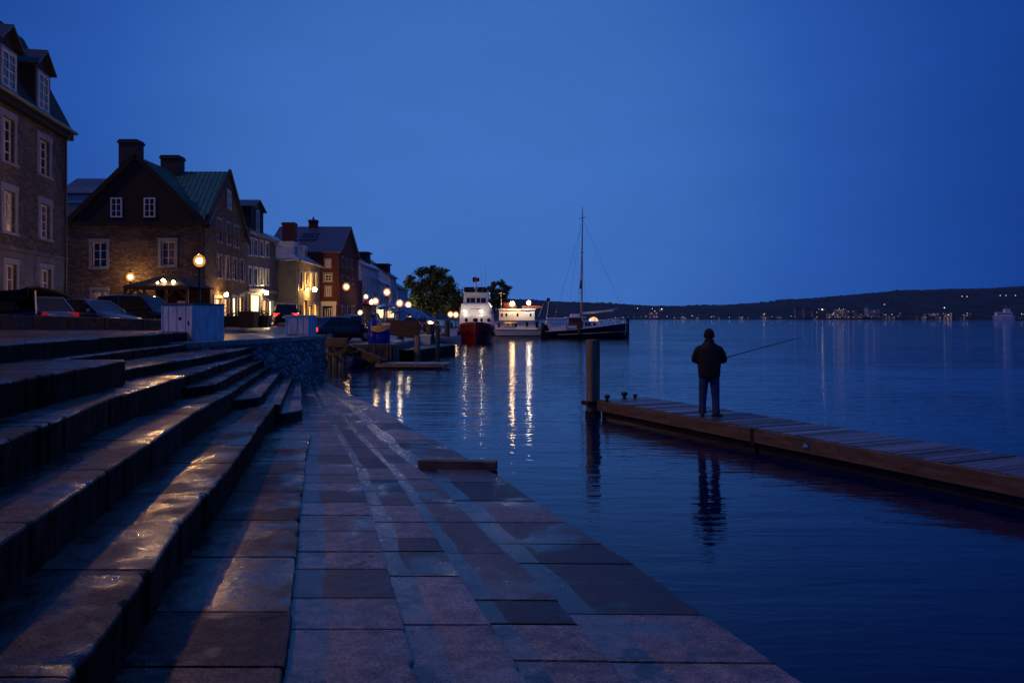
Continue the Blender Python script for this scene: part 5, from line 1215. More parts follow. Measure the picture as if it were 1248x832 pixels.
# ---------------------------------------------------------------- boats
def hull_rings(secs, zb=-.4):
    'secs: (y, half beam at deck, half beam at water, deck height)'
    r = []
    for y, bt, bw, zd in secs: r.append([(-bt, y, zd), (-(bt*.55+bw*.45), y, zd*.45), (-bw, y, 0), (-bw*.6, y, zb), (bw*.6, y, zb), (bw, y, 0), ((bt*.55+bw*.45), y, zd*.45), (bt, y, zd), (bt*.96, y, zd-.12), (-bt*.96, y, zd-.12)])
    return r
def rail(parent, pts, h, m='white', r=.022, name='railing', levels=2, posts=True):
    b = MB()
    for l in range(levels): b.tube([(p[0], p[1], p[2]+h*(l+1)/levels) for p in pts], r, 6)
    if posts:
        for p in pts: b.tube([p, (p[0], p[1], p[2]+h)], r, 6)
    return b.build(name, M[m], parent, smooth=True)
def tug():
    y0 = 76.7; s = y0/F
    t = thing('tug_boat', 'red hulled boat with white decks, bow towards the camera', 'boat', (X(578.5, y0), y0, 0), R(0))
    hb = 1.72
    secs = [(-.15, .05, .03, 2.05), (.25, .62, .25, 2.0), (.8, 1.18, .65, 1.92), (1.6, 1.6, 1.15, 1.80), (3, 1.80, 1.55, 1.62), (6, 1.82, 1.7, 1.45), (10, 1.75, 1.6, 1.45), (13, 1.45, 1.2, 1.6)]
    MB().loft(hull_rings(secs)).build('hull', M['red_hull'], t, smooth=True)
    for sx in (-1, 1): MB().tube([(sx*bt*1.0, y, zd-.22) for y, bt, bw, zd in secs], .05, 6).build('rubbing_strake', M['teak'], t, smooth=True)
    for sx in (-1, 1):
        for y, bt, bw, zd in secs[1:5]: MB().ball((sx*(bt+.05), y, zd*.48), .16, 8, 6, (.6, 1, 1.5)).build('fender', M['black'], t, smooth=True)
    # forward bulwark in white with round windows: deck house level 1
    def block(name, w, ya, yb, za, zb_, m='boat_white', tap=.06, bev=.06):
        b = MB(); b.hexa([(-w/2, ya, za), (w/2, ya, za), (w/2, yb, za), (-w/2, yb, za), (-w/2+tap, ya+tap*2, zb_), (w/2-tap, ya+tap*2, zb_), (w/2-tap, yb-tap, zb_), (-w/2+tap, yb-tap, zb_)]); return b.build(name, M[m], t, bevel=bev)
    zz = lambda py: CAM_H-(py-HOR)*s
    d1 = block('lower_cabin', 3.25, 1.5, 11, 1.45, zz(384))
    d2 = block('upper_cabin', 3.0, 1.9, 9, zz(384), zz(369.5))
    wh = block('wheelhouse', 2.5, 2.3, 6, zz(369.5), zz(356.5))
    block('roof_deck', 2.75, 2.1, 6.6, zz(356.5)+.002, zz(355.5), 'boat_white', 0, .02)
    block('side_deck', 3.35, 1.7, 9.5, zz(384)-.04, zz(384)+.03, 'boat_white', 0, .02)
    b = MB(); g = MB()
    for i, (x0, x1) in enumerate(((567, 571.3), (572, 577.8), (579.6, 583.8), (585, 591))):
        b.box(((x0+x1)/2*s-578.5*s, 2.33, (zz(362.3)+zz(368.3))/2), ((x1-x0)*s, .06, 6.0*s))
    b.build('front_window', M['glass'], wh)
    for x in (-1.24, 1.24): MB().box((x, 4.0, zz(365)), (.03, 2.4, .45)).build('side_window', M['glass'], wh)
    for px, w, h in ((567, .30, .42), (578.5, .52, .40), (586, .26, .40), (595, .36, .40)):
        x = (px-578.5)*s; rng_ = MB().ball((x, 1.56, zz(390)), 1, 14, 10, (w/2, .05, h/2)).build('porthole', M['glass'] if px != 595 else M['dark_red'], d1, smooth=True)
    for px in (565.5, 586): MB().ball(((px-578.5)*s, 1.25, zz(379.0)), .09, 8, 6).build('added_bow_lamp', M['lamp_white'], t, smooth=True)  # lamps added to streak the water and brighten the cabin front
    # a row of small red marks, too small to read
    b = MB(); rx = random.Random(4)
    for i in range(9): b.box((-.46+i*.118, 1.96, zz(376.4)+.03*(i/9)), (.085, .02, rx.uniform(.06, .10)))
    b.build('name_mark', M['red_hull'], d2)
    MB().box((.12, 1.95, zz(381)), (1.25, .03, .06)).build('name_stripe', M['rust'], d2)
    rail(t, [(-1.30, 2.2, zz(355.5)), (-.6, 2.15, zz(355.5)), (.0, 2.15, zz(355.5)), (.7, 2.15, zz(355.5)), (1.30, 2.2, zz(355.5)), (1.30, 4, zz(355.5)), (1.3, 6, zz(355.5))], .52, 'iron')
    MB().hexa([(-1.25, 3.2, zz(354)), (1.1, 3.2, zz(354)), (1.1, 5.6, zz(354)), (-1.25, 5.6, zz(354)), (-1.2, 3.2, zz(348.6)), (.95, 3.2, zz(348.6)), (.95, 5.6, zz(348.6)), (-1.2, 5.6, zz(348.6))]).build('covered_locker', M['black_cloth'], t, bevel=.05)
    b = MB(); b.lathe((.02, 2.7, zz(355.5)), [(.10, 0), (.10, .35), (.22, .40), (.20, .52), (.06, .62), (.05, 1.05)], 10); b.build('searchlight', M['boat_white'], t, smooth=True)
    b = MB(); b.tube([(0, 3.2, zz(349)), (0, 3.2, zz(334))], .03, 6); b.tube([(.55, 3.2, zz(349)), (.55, 3.2, zz(330))], .012, 5); b.tube([(.95, 3.2, zz(349)), (.95, 3.2, zz(322))], .010, 5); b.build('mast', M['mast'], t, smooth=True)
    b = MB(); r1 = []
    for i in range(9): u = i/8; yy = 3.2+.10*math.sin(u*7); r1.append([(-.36+u*.68, yy-.04, zz(341.5)-.04*math.sin(u*5)), (-.36+u*.68, yy+.04, zz(341.5)-.04*math.sin(u*5)), (-.36+u*.68, yy+.06, zz(336)+.05*math.sin(u*6)), (-.36+u*.68, yy-.02, zz(336)+.05*math.sin(u*6))])
    b.loft(r1); b.build('flag', M['red_hull'], t, smooth=True)
    b = MB(); b.ball((1.85, 5, zz(377)), .30, 8, 8, (.4, 1, 1.4)); b.build('life_raft', M['dark_red'], t)
    rail(t, [(1.55, 2.0, zz(384)), (1.60, 3.5, zz(384)), (1.6, 5, zz(384)), (1.6, 7, zz(384))], .8, 'white')
    rail(t, [(-1.55, 2.0, zz(384)), (-1.60, 3.5, zz(384)), (-1.6, 5, zz(384)), (-1.6, 7, zz(384))], .8, 'white')
tug()

def motor_yacht():
    y0 = 99; s = y0/F; px0 = 628; zz = lambda py: CAM_H-(py-HOR)*s; xx = lambda px: (px-px0)*s
    t = thing('house_boat', 'white two decked motor boat lying side on behind the red boat', 'boat', (X(px0, y0), y0, 0))
    b = MB(); rings = []
    for px, hb in ((592, .9), (598, 1.5), (606, 1.75), (628, 1.8), (650, 1.8), (660, 1.7)):
        x = xx(px); zd = zz(402); rings.append([(x, 1.8-hb, zd), (x, 1.8-hb*.96, 0), (x, 1.8-hb*.5, -.4), (x, 1.8+hb*.5, -.4), (x, 1.8+hb*.96, 0), (x, 1.8+hb, zd)])
    b.loft(rings).build('hull', M['boat_white'], t, smooth=True)
    MB().box((xx(628), -.03+.02, zz(409.4)), ((660-598)*s, .10, .18)).build('waterline', M['black'], t)
    MB().box((xx(628), -.05, zz(402)), ((661-601)*s, .10, .10)).build('rub_rail', M['iron'], t)
    def blk(nm, a, c, y1, y2, za, zb_, m='boat_white', bev=.05): return MB().hexa([(xx(a), y1, za), (xx(c), y1, za), (xx(c), y2, za), (xx(a), y2, za), (xx(a), y1+.03, zb_), (xx(c), y1+.03, zb_), (xx(c), y2-.03, zb_), (xx(a), y2-.03, zb_)]).build(nm, M[m], t, bevel=bev)
    lc = blk('lower_cabin', 601, 657, .12, 3.4, zz(402), zz(391)); uc = blk('upper_cabin', 608, 652, .45, 3.1, zz(391), zz(377.5))
    blk('side_deck', 602, 658, .0, 3.5, zz(391)-.03, zz(391)+.05, 'iron', .01); blk('roof', 607, 653, .3, 3.3, zz(377.5), zz(376.3), 'boat_white', .02)
    for x0, x1, y0_, y1_, m in ((615, 622.5, 393.5, 398.5, 'gold'), (623, 626, 393.5, 398.5, 'dim_lit'), (627, 630, 393.5, 398.5, 'glass'), (606.5, 609, 393.5, 399, 'dark_red'), (641, 643.5, 392, 398, 'glass'), (652.5, 656, 391.8, 399, 'glass')):
        b = MB().box((xx((x0+x1)/2), .12, zz((y0_+y1_)/2)), ((x1-x0)*s, .05, (y1_-y0_)*s)); b.build('cabin_window', M['dim_lit' if m == 'gold' else m], lc)
    MB().box((xx(622.5), .105, zz(393.2)), (14.5*s, .05, .05)).build('lit_sill', M['gold'], lc)
    for x0, x1, m in ((610.3, 613, 'dark_red'), (616, 618, 'glass'), (629.5, 632, 'glass'), (645.5, 648, 'glass')): MB().box((xx((x0+x1)/2), .46, zz(383.8)), ((x1-x0)*s, .05, 4.2*s)).build('cabin_window', M[m], uc)
    b = MB(); b.tube([(xx(610.6), .6, zz(376.3)), (xx(610.6), .6, zz(355))], .035, 6); b.tube([(xx(606), .6, zz(357)), (xx(615), .6, zz(358))], .02, 6); b.build('mast', M['boat_white'], t, smooth=True)
    rail(t, [(xx(p), .5, zz(376.3)) for p in (614, 619, 624, 629, 634, 639, 644, 650)], .22, 'iron')
    rail(t, [(xx(p), .05, zz(402)) for p in (598, 601)]+[(xx(601), 1, zz(402))], .5, 'white')
    b = MB(); b.hexa([(xx(635), .9, zz(376)), (xx(661), .9, zz(376)), (xx(661), 3, zz(376)), (xx(635), 3, zz(376)), (xx(637), .9, zz(372.5)), (xx(662), .9, zz(372.5)), (xx(662), 3, zz(372.5)), (xx(637), 3, zz(372.5))]); b.build('sun_awning', M['rust'], t)
    b = MB(); b.hexa([(xx(614), 1.4, zz(376)), (xx(630), 1.4, zz(376)), (xx(630), 3, zz(376)), (xx(614), 3, zz(376)), (xx(614), 1.4, zz(368)), (xx(628), 1.4, zz(369)), (xx(628), 3, zz(369)), (xx(614), 3, zz(368))]); b.build('flying_bridge', M['dark_red'], t)
    for px, py, m, r, lab in ((624.3, 370.3, 'deck_amber', .25, ''), (644.3, 369, 'deck_white', .22, '')):
        dl = MB().ball((xx(px), -.35, zz(py)), r*1.6, 16, 10).build('deck_lamp_halo', M['halo'], t, smooth=True); MB().ball((xx(px), -.35, zz(py)), r, 12, 8).build('bulb', M[m], dl, smooth=True); MB().tube([(xx(px), -.35, zz(py)), (xx(px), .5, zz(376.3))], .03, 6).build('lamp_stand', M['mast'], t)
motor_yacht()

def schooner():
    y0 = 95; s = y0/F; px0 = 712; zz = lambda py: CAM_H-(py-HOR)*s; xx = lambda px: (px-px0)*s
    t = thing('sailing_boat', 'black hulled sailing boat with one tall mast and a straight stem', 'boat', (X(px0, y0), y0, 0))
    st = [(661, 1.15, 403.5), (668, 1.45, 404), (680, 1.65, 403.2), (700, 1.75, 401.6), (720, 1.65, 399.6), (740, 1.3, 397), (755, .85, 395), (764, .4, 394), (768, .08, 393.4)]
    rings = []
    for px, hb, py in st:
        x = xx(px); zd = zz(py); rings.append([(x, 1.7-hb, zd), (x, 1.7-hb*.93, zd*.4), (x, 1.7-hb*.75, 0), (x, 1.7-hb*.3, -.5), (x, 1.7+hb*.3, -.5), (x, 1.7+hb*.75, 0), (x, 1.7+hb*.93, zd*.4), (x, 1.7+hb, zd)])
    MB().loft(rings).build('hull', M['navy_hull'], t, smooth=True)
    MB().box((xx(767.5), 1.7, (zz(388)-.4)/2), (.34, .30, zz(388)+.4)).build('stem_post', M['navy_hull'], t, bevel=.03)
    b = MB(); b.tube([(xx(px), 1.7-hb-.02, zz(py)+.02) for px, hb, py in st], .045, 6); b.build('rubbing_strake', M['boat_white'], t, smooth=True)
    b = MB(); b.tube([(xx(px), 1.7-hb*.95-.03, zz(py)*.42+.05) for px, hb, py in st[2:]], .05, 6); b.build('hull_stripe', M['cream_rope'], t, smooth=True)
    MB().hexa([(xx(664), .4, zz(404)), (xx(690), .2, zz(404)), (xx(690), 3.1, zz(404)), (xx(664), 3, zz(404)), (xx(666), .5, zz(391)), (xx(690), .35, zz(393)), (xx(690), 3, zz(393)), (xx(666), 2.9, zz(391))]).build('after_cabin', M['boat_white'], t, bevel=.05)
    MB().hexa([(xx(659), .4, 0), (xx(673), .2, 0), (xx(670), 3.1, 0), (xx(659), 3, 0), (xx(660), .5, zz(394)), (xx(667), .35, zz(396)), (xx(666), 3, zz(396)), (xx(660), 2.9, zz(394))]).build('stern_gear', M['black_cloth'], t, bevel=.05)
    MB().box((xx(661.5), .25, zz(397)), (.35, .2, .8)).build('life_jacket', M['rust'], t, bevel=.05)
    MB().box((xx(677), .28, zz(388.3)), (2.2, .3, .22)).build('folded_sail', M['boat_white'], t, bevel=.08)
    dk = MB().hexa([(xx(694), .5, zz(402)), (xx(710), .5, zz(401)), (xx(710), 2.9, zz(401)), (xx(694), 2.9, zz(402)), (xx(694), .6, zz(387.5)), (xx(709.5), .6, zz(387.2)), (xx(709.5), 2.8, zz(387.2)), (xx(694), 2.8, zz(387.5))]).build('deck_house', M['teak'], t, bevel=.03)
    MB().box((xx(702), 1.7, zz(386.6)), (2.5, 2.6, .12)).build('house_roof', M['boat_white'], dk, bevel=.02); MB().box((xx(702), 1.7, zz(384.2)), (1.1, 1.2, .35)).build('sky_light', M['boat_white'], dk, bevel=.04)
    MB().box((xx(691), .5, zz(394)), (.16, .16, 1.6)).build('post', M['boat_white'], t)
    MB().box((xx(698), .1, zz(398.5)), (1.0, .2, .35)).build('white_fender_board', M['boat_white'], t, bevel=.05)
    fc = MB().hexa([(xx(711), .45, zz(400.5)), (xx(736), .7, zz(398)), (xx(736), 2.7, zz(398)), (xx(711), 2.9, zz(400.5)), (xx(712), .55, zz(391)), (xx(731), .8, zz(391.5)), (xx(731), 2.6, zz(391.5)), (xx(712), 2.8, zz(391))]).build('fore_cabin', M['boat_white'], t, bevel=.05)
    for px in (714.5, 718.5, 725): MB().box((xx(px), .52+(px-714)*.012, zz(395)), (.26, .08, .38)).build('cabin_window', M['glass'], fc)
    MB().ball((xx(725), 1.6, zz(390.5)), 1, 14, 8, (.55, .55, .42)).build('lit_dome', M['shop'], t, smooth=True)
    for p0, p1, lv in ((732, 763, 2),):
        pts = [(xx(px), .75+(px-732)/31*.75, zz(398.2-(px-732)/31*3.6)+.0) for px in (732, 738, 744, 750, 756, 763)]; rail(t, pts, .75, 'boat_white', .035); pts = [(x, 3.4-y_, z) for x, y_, z in pts]; rail(t, pts, .75, 'boat_white', .03)
    b = MB(); b.tube([(xx(710.4), 1.7, zz(402)), (xx(710.6), 1.7, zz(320)), (xx(711.5), 1.7, zz(262)), (xx(711.6), 1.7, zz(250))], [.12, .10, .06, .025], 10); b.build('mast', M['mast'], t, smooth=True)
    b = MB(); b.tube([(xx(707), 1.7, zz(264)), (xx(715), 1.7, zz(263))], .035, 6); b.tube([(xx(709.2), 1.7, zz(306.5)), (xx(713), 1.7, zz(306.5))], .04, 6); b.build('spreader', M['iron'], t)
    b = MB(); b.tube([(xx(710), 1.7, zz(381)), (xx(740), 1.7, zz(378.3)), (xx(755), 1.7, zz(376))], [.06, .055, .04], 8); b.tube([(xx(710), 1.75, zz(382)), (xx(750), 1.7, zz(378.5))], .08, 8); b.build('boom', M['boat_white'], t, smooth=True)
    b = MB()
    for p, q in (((711, 1.7, 270), (676, 1.7, 390)), ((711, 1.7, 264), (767, 1.7, 390)), ((711, 1.7, 306), (704, .2, 402)), ((711, 1.7, 306), (716, .2, 400)), ((711, 1.7, 306), (704, 3.2, 402)), ((711.5, 1.7, 256), (692, 1.7, 390))): b.tube([(xx(p[0]), p[1], zz(p[2])), (xx(q[0]), q[1], zz(q[2]))], .011, 4)
    b.build('rigging', M['iron'], t)
    b = MB(); b.hexa([(xx(707.6), 1.6, zz(351)), (xx(709.6), 1.6, zz(351)), (xx(709.6), 1.75, zz(351)), (xx(707.6), 1.75, zz(351)), (xx(709), 1.6, zz(340.5)), (xx(711), 1.6, zz(340.5)), (xx(711), 1.75, zz(340.5)), (xx(709), 1.75, zz(340.5))]); b.build('furled_flag', M['dark_red'], t)
    b = MB(); b.tube([(xx(666.5), 1, zz(388)), (xx(669.5), 1, zz(365))], .05, 6); b.tube([(xx(656.5), 1, zz(386)), (xx(663), 1, zz(370))], .03, 6); b.build('davit', M['boat_white'], t)
    MB().box((xx(668.8), 1, zz(364.8)), (.40, .12, .40), 0, 0, .4).build('davit_flag', M['dark_red'], t)
    b = MB(); b.tube([(xx(764.5), 1.2, zz(394)), (xx(764.6), 1.1, zz(401)), (xx(763.2), 1.1, zz(406)), (xx(763.5), 1.1, zz(409))], .04, 6); b.build('bow_rope', M['cream_rope'], t, smooth=True)
    MB().box((xx(705.5), -.05, zz(400)), (.34, .10, 1.3)).build('rudder_board', M['rust'], t, bevel=.03)
schooner()

# ---------------------------------------------------------------- far shore
HT = [(560, 364), (640, 366), (674, 368), (710, 369), (746, 371), (800, 373.5), (830, 373.5), (870, 372.5), (923, 369.5), (969, 365.5), (1038, 360), (1096, 355.5), (1153, 353), (1200, 352.5), (1248, 350.5), (1400, 346), (1560, 350)]
def hill():
    y0, y1 = 1180., 1750.
    def top(px):
        for (a, b), (c, d) in zip(HT, HT[1:]):
            if a <= px <= c: return b+(d-b)*(px-a)/(c-a)
        return HT[0][1] if px < HT[0][0] else HT[-1][1]
    vs = []; fs = []; nx = 620; ny = 16
    for j in range(ny+1):
        v = j/ny; y = y0+(y1-y0)*v
        for i in range(nx+1):
            px = 100+(1600-100)*i/nx; x = (px-624)/F*y; zt = CAM_H+(HOR-top(px))*y1/F
            z = -1+(zt+1)*math.sin(v*math.pi/2)**.9; z += (noise.noise((x*.011, y*.011, 1))*6+abs(noise.noise((x*.09, y*.09, 2)))*4.0+noise.noise((x*.30, y*.1, 3))*5.0+noise.noise((x*.8, y*.1, 5))*2.5)*min(1, v*4)*(.35 if j < ny else .75)
            vs.append((x, y, z if j else -3))
    for i in range(nx+1): vs.append((vs[ny*(nx+1)+i][0]*1.5, y1*1.5, -3))
    for j in range(ny+1):
        for i in range(nx): a = j*(nx+1)+i; fs.append((a, a+1, a+nx+2, a+nx+1))
    o = MB().add(vs, fs).build('wooded_hill', mat('far_forest', (.020, .040, .062), .9, .45, .03, .6, .2), smooth=True)
    prop(o, 'long dark wooded hill on the far shore', None, None, 'structure')
hill()
M['far_pale'] = mat('far_pale_wall', (.42, .42, .46), .8, .15, .1)
M['far_grey'] = mat('far_grey_wall', (.22, .22, .25), .8, .2, .1)
M['far_lit'] = lit_glass('far_lit_windows', (.05, .02, .01), (1, .58, .28), .45, .35)
M['far_glow'] = emit('far_lamp', (1, .70, .48), 1.7)
M['far_glow_white'] = emit('far_white_lamp', (1, .88, .72), 2.8)
M['far_glow_green'] = emit('far_green_lamp', (.35, 1, .75), 1.6)
def far_house(px, base, w, h, wm, label, lit=.5, y=1172, fl=None, group='houses on the far shore', seed=0):
    s = y/F; x = X(px, y); zb = max(-.5, Z(base, y)-.5) if base < 388 else -.5; zt = Z(base-h, y); hh = zt-zb; ww = w*s; dep = min(14, ww)
    t = thing('shore_house', label, 'house', (x, y+dep/2, zb), 0, group)
    MB().box((0, 0, hh*.42), (ww, dep, hh*.84)).build('wall', M[wm], t)
    b = MB(); b.hexa([(-ww/2-.4, -dep/2-.4, hh*.84), (ww/2+.4, -dep/2-.4, hh*.84), (ww/2+.4, dep/2+.4, hh*.84), (-ww/2-.4, dep/2+.4, hh*.84), (-ww/2*.8, -.3, hh), (ww/2*.8, -.3, hh), (ww/2*.8, .3, hh), (-ww/2*.8, .3, hh)]); b.build('roof', M['slate'], t)
    rr_ = random.Random(int(px*10)+seed); nf = max(1, int(hh*.8/3.2)); nc = max(2, int(ww/3.2))
    for f in range(nf):
        for c in range(nc):
            on = rr_.random() < lit; m = 'far_lit' if on else 'glass'
            if not on and rr_.random() < .5: continue
            MB().box((-ww/2+ww*(c+.5)/nc, -dep/2-.02, hh*.84*(f+.55)/nf), (ww/nc*.5, .10, min(1.6, hh*.84/nf*.55))).build('window', M[m], t)
    return t
fh = [(797, 387.5, 9, 9, 'far_pale', 'wide pale house cluster left end, strongly lit, under the tip of the hill', .7), (806, 380, 4, 5.5, 'far_pale', 'tall floodlit white building above the first lit cluster', 1),
      (789, 387.8, 6, 6, 'far_grey', 'grey house left of the first lit cluster', .4), (833, 388, 5, 3, 'far_pale', 'small lit house midway between the first cluster and the fisherman', .9), (850, 388, 3, 2.5, 'far_grey', 'tiny house just left above the fisherman', .6),
      (875, 388, 4, 2.5, 'far_grey', 'tiny grey house right above the fisherman', .6), (905, 388, 6, 2.6, 'far_pale', 'low pale house above the rod tip', .6), (932, 388, 4, 7, 'far_pale', 'narrow floodlit tower house right of the rod tip', .9),
      (950, 388, 5, 3, 'far_pale', 'low lit boathouse between tower house and town', .9), (973, 387.5, 6, 14, 'far_grey', 'leftmost tall grey block of the far town', .12), (984, 387.5, 7, 13, 'far_grey', 'second tall grey block of the far town', .12), (994, 387.5, 6, 10, 'far_grey', 'lower grey block behind the tall pair', .15),
      (1005, 379, 6, 4, 'far_grey', 'small house up the slope with a lamp above it', .3), (1014, 387.8, 8, 7, 'far_pale', 'pale warm lit quay house of the far town', .6), (1024, 387.8, 9, 13, 'far_pale', 'broad block with several bright windows', .5), (1037, 387.8, 9, 12, 'far_grey', 'long grey terrace of the far town', .2), (1049, 387.8, 9, 10, 'far_grey', 'lower long terrace of the far town', .2),
      (1065, 387.6, 14, 15, 'far_pale', 'largest pale cube shaped building of the far town', .08), (1079, 388, 4, 8, 'far_grey', 'dark house right of the large pale cube', .3), (1088, 388, 6, 4.5, 'far_pale', 'lit cottage right of the cube building', .8), (1097, 388, 5, 4.5, 'far_pale', 'second lit cottage right of the cube building', .8), (1120, 388, 4, 6, 'far_grey', 'lonely grey house between the cottages and the lit hotel', .2), (1127, 388, 4, 4, 'far_pale', 'house with orange lit ground floor', .9),
      (1139, 388, 8, 7.5, 'far_pale', 'left wing of the lit hotel near the ferry', .6), (1148, 388, 8, 8, 'far_grey', 'middle of the lit hotel near the ferry', .5), (1157, 388, 7, 8.5, 'far_pale', 'right wing of the lit hotel near the ferry', .7), (1180, 388, 7, 6.5, 'far_pale', 'gabled lit house between hotel and ferry', .8), (1174, 388, 4, 3, 'far_grey', 'tiny shed beside the gabled lit house', .6)]
for i, (px, base, w, h, m_, lab, lit) in enumerate(fh): far_house(px, base, w, h, m_, lab, lit, y=1172+(i % 3)*16)
LAMPN = {}
def lamp_label(px):
    h = min(fh, key=lambda q: abs(q[0]-px)); side = 'left' if px < h[0]-h[2]*.25 else ('right' if px > h[0]+h[2]*.25 else 'front')
    n = LAMPN[(h[0], side)] = LAMPN.get((h[0], side), 0)+1
    o = ['', 'second ', 'third ', 'fourth ', 'fifth ', 'sixth ', 'seventh ', 'eighth '][min(n-1, 7)]
    nm = h[5].split(',')[0]
    if nm.split()[0] in ('leftmost', 'second', 'largest', 'left', 'middle', 'right'): nm = 'the '+nm
    else: nm = 'the '+nm
    return ' '.join(f"{o}tiny light {'to the '+side+' of' if side != 'front' else 'in front of'} {nm}".split()[:16])
def shore_lamp(px, py, m='far_glow', r=.32, label='tiny warm light on the far shore below the dark hill', group='lamps on the far shore', y=1160):
    x = X(px, y); z = Z(py, y); t = thing('shore_lamp', label, 'lamp', (x, y, z), 0, group)
    MB().ball((0, 0, 0), r, 8, 6).build('globe', M[m], t); MB().tube([(0, 0, -min(9, max(2, z))), (0, 0, 0)], .15, 5).build('pole', M['iron'], t)
for px, py in ((773, 386), (781, 386), (793, 387), (801, 386.5), (813, 385.5), (822, 387), (827, 386), (832, 386), (836, 388), (843, 384), (844, 385), (851.5, 384.5), (867, 386), (870, 386), (889, 386.5), (900, 386), (905, 386.5), (912, 386.8), (927, 386.5), (936, 386.3), (941, 386), (947, 386.5), (951, 386.5), (964, 385), (968, 386), (998, 376.5), (1011, 386.5), (1015, 383), (1018, 386), (1028, 376.5), (1031, 377), (1030, 386), (1040, 386.3), (1046, 386), (1052, 385), (1058, 384.5), (1066, 385), (1072, 386), (1078, 371), (1079, 384), (1087, 383), (1097, 382), (1095, 385), (1110, 384.8), (1127, 383.5), (1128, 385.5), (1138, 382), (1143, 382.5), (1150, 382), (1152, 385), (1156, 384), (1159, 384.5), (1174, 384), (1179, 381.5), (1183, 382.5), (1245, 382.5), (1247, 383), (766, 386.5), (759, 386.5), (750, 387)):
    shore_lamp(px, py, random.choice(('far_glow', 'far_glow', 'far_glow_white')), random.choice((.16, .22, .30, .36)), lamp_label(px))
for px, py, lab in ((1172.5, 361, 'left one of two pinkish lights high on the slope above the gabled lit house'), (1178.5, 361.3, 'right one of two pinkish lights high on the slope above the gabled lit house'), (1219, 360, 'first of three lights high on the slope above the ferry'), (1226, 360.2, 'middle of three lights high on the slope above the ferry'), (1237.5, 360, 'rightmost of three lights high on the slope, right of the ferry'), (795, 376, 'light on the slope just above the first lit cluster'), (777, 375.5, 'light on the slope between the bow of the black boat and the first cluster')):
    shore_lamp(px, py, 'far_glow_white', .45, lab, 'lamps on the wooded slope', 1400)
shore_lamp(806.5, 376.5, 'far_glow_white', .65, 'bright floodlight at the roof of the tall white building on the left')
shore_lamp(798, 379, 'far_glow', .5, 'large warm floodlight on the first lit cluster')
shore_lamp(931.5, 382.5, 'far_glow', .55, 'large orange floodlight on the narrow tower house')
shore_lamp(1023, 376, 'far_glow', .45, 'bright warm light on the upper floor of the broad town block')
shore_lamp(1002, 377, 'far_glow_white', .8, 'pale light just left above the broad town block')
shore_lamp(1151, 375, 'far_glow_green', .8, 'green light above the lit hotel')
shore_lamp(1016, 381.5, 'far_glow', .45, 'large warm light at the quay of the far town')
shore_lamp(1156, 383.5, 'far_glow', .55, 'large warm light at the right wing of the hotel')
# ferry
def ferry():
    y = 1100; s = y/F; t = thing('ferry', 'small white ferry with stepped decks off the far shore', 'ferry', (X(1222.5, y), y, 0)); xx = lambda p: (p-1222.5)*s; zz = lambda p: CAM_H-(p-HOR)*s
    MB().loft([[(xx(1210)-0, -2, zz(384.6)), (xx(1212), -2, -.6), (xx(1212), 2, -.6), (xx(1210), 2, zz(384.6))], [(xx(1220), -4, zz(384.8)), (xx(1220), -3.6, -.6), (xx(1220), 3.6, -.6), (xx(1220), 4, zz(384.8))], [(xx(1235), -4, zz(384.6)), (xx(1234), -3.6, -.6), (xx(1234), 3.6, -.6), (xx(1235), 4, zz(384.6))]]).build('hull', M['boat_white'], t)
    MB().box((xx(1223), 0, (zz(384.8)+zz(380.5))/2), (19*s, 6, 4.3*s)).build('main_deck', M['boat_white'], t, bevel=.3); MB().box((xx(1227), 0, (zz(380.5)+zz(376.5))/2), (7*s, 5, 4*s)).build('bridge', M['boat_white'], t, bevel=.3)
    b = MB(); b.box((xx(1223), -3.02, zz(382.3)), (17*s, .1, .8)); b.build('window_band', M['glass'], t); MB().tube([(xx(1226), 0, zz(377)), (xx(1226), 0, zz(373))], .25, 6).build('mast', M['boat_white'], t)
ferry()
t = thing('small_boat', 'low dark boat at the right edge far out on the water', 'boat', (X(1244, 700), 700, 0)); MB().loft([[(-4.5, -1, 1.3), (-4, -.9, -.3), (-4, .9, -.3), (-4.5, 1, 1.3)], [(3.5, -1, 1.6), (2.5, -.8, -.3), (2.5, .8, -.3), (3.5, 1, 1.6)]]).build('hull', M['car_grey'], t); MB().box((0, 0, 2), (3, 1.6, 1.2)).build('cabin', M['far_pale'], t)
t = thing('buoy', 'tiny pale buoy on the water before the far town', 'buoy', (X(993, 900), 900, 0)); MB().lathe((0, 0, 0), [(.9, -.3), (.9, .5), (.3, 1.6), (.1, 2.2)], 10).build('float', M['boat_white'], t)

# ---------------------------------------------------------------- the angler
def skin_chain(name, verts, edges, rad, m, parent, sub=2, root=0):
    me = bpy.data.meshes.new(name); me.from_pydata(verts, edges, []); o = bpy.data.objects.new(name, me); C.objects.link(o)
    md = o.modifiers.new('skin', 'SKIN'); md.use_smooth_shade = True; md.branch_smoothing = .6
    for i, r in enumerate(rad):
        r = (r, r) if isinstance(r, (int, float)) else r; me.skin_vertices[0].data[i].radius = r
        me.skin_vertices[0].data[i].use_root = (i == root)
    s = o.modifiers.new('sub', 'SUBSURF'); s.levels = s.render_levels = sub
    dg = bpy.context.evaluated_depsgraph_get(); nm_ = bpy.data.meshes.new_from_object(o.evaluated_get(dg)); bpy.data.objects.remove(o)
    o = bpy.data.objects.new(name, nm_); C.objects.link(o); nm_.materials.clear(); nm_.materials.append(m); o.parent = parent
    for p in nm_.polygons: p.use_smooth = True
    return o
M['jacket'] = mat('black_jacket', (.010, .010, .012), .75, .25, 9, .008, 14)
M['jeans'] = mat('dark_jeans', (.03, .052, .15), .85, .25, 9, .005, 18)
M['shoes'] = mat('dark_boots', (.02, .018, .018), .5, .2, 9)
M['wool'] = mat('dark_wool_cap', (.012, .012, .014), .95, .2, 30, .004, 90)
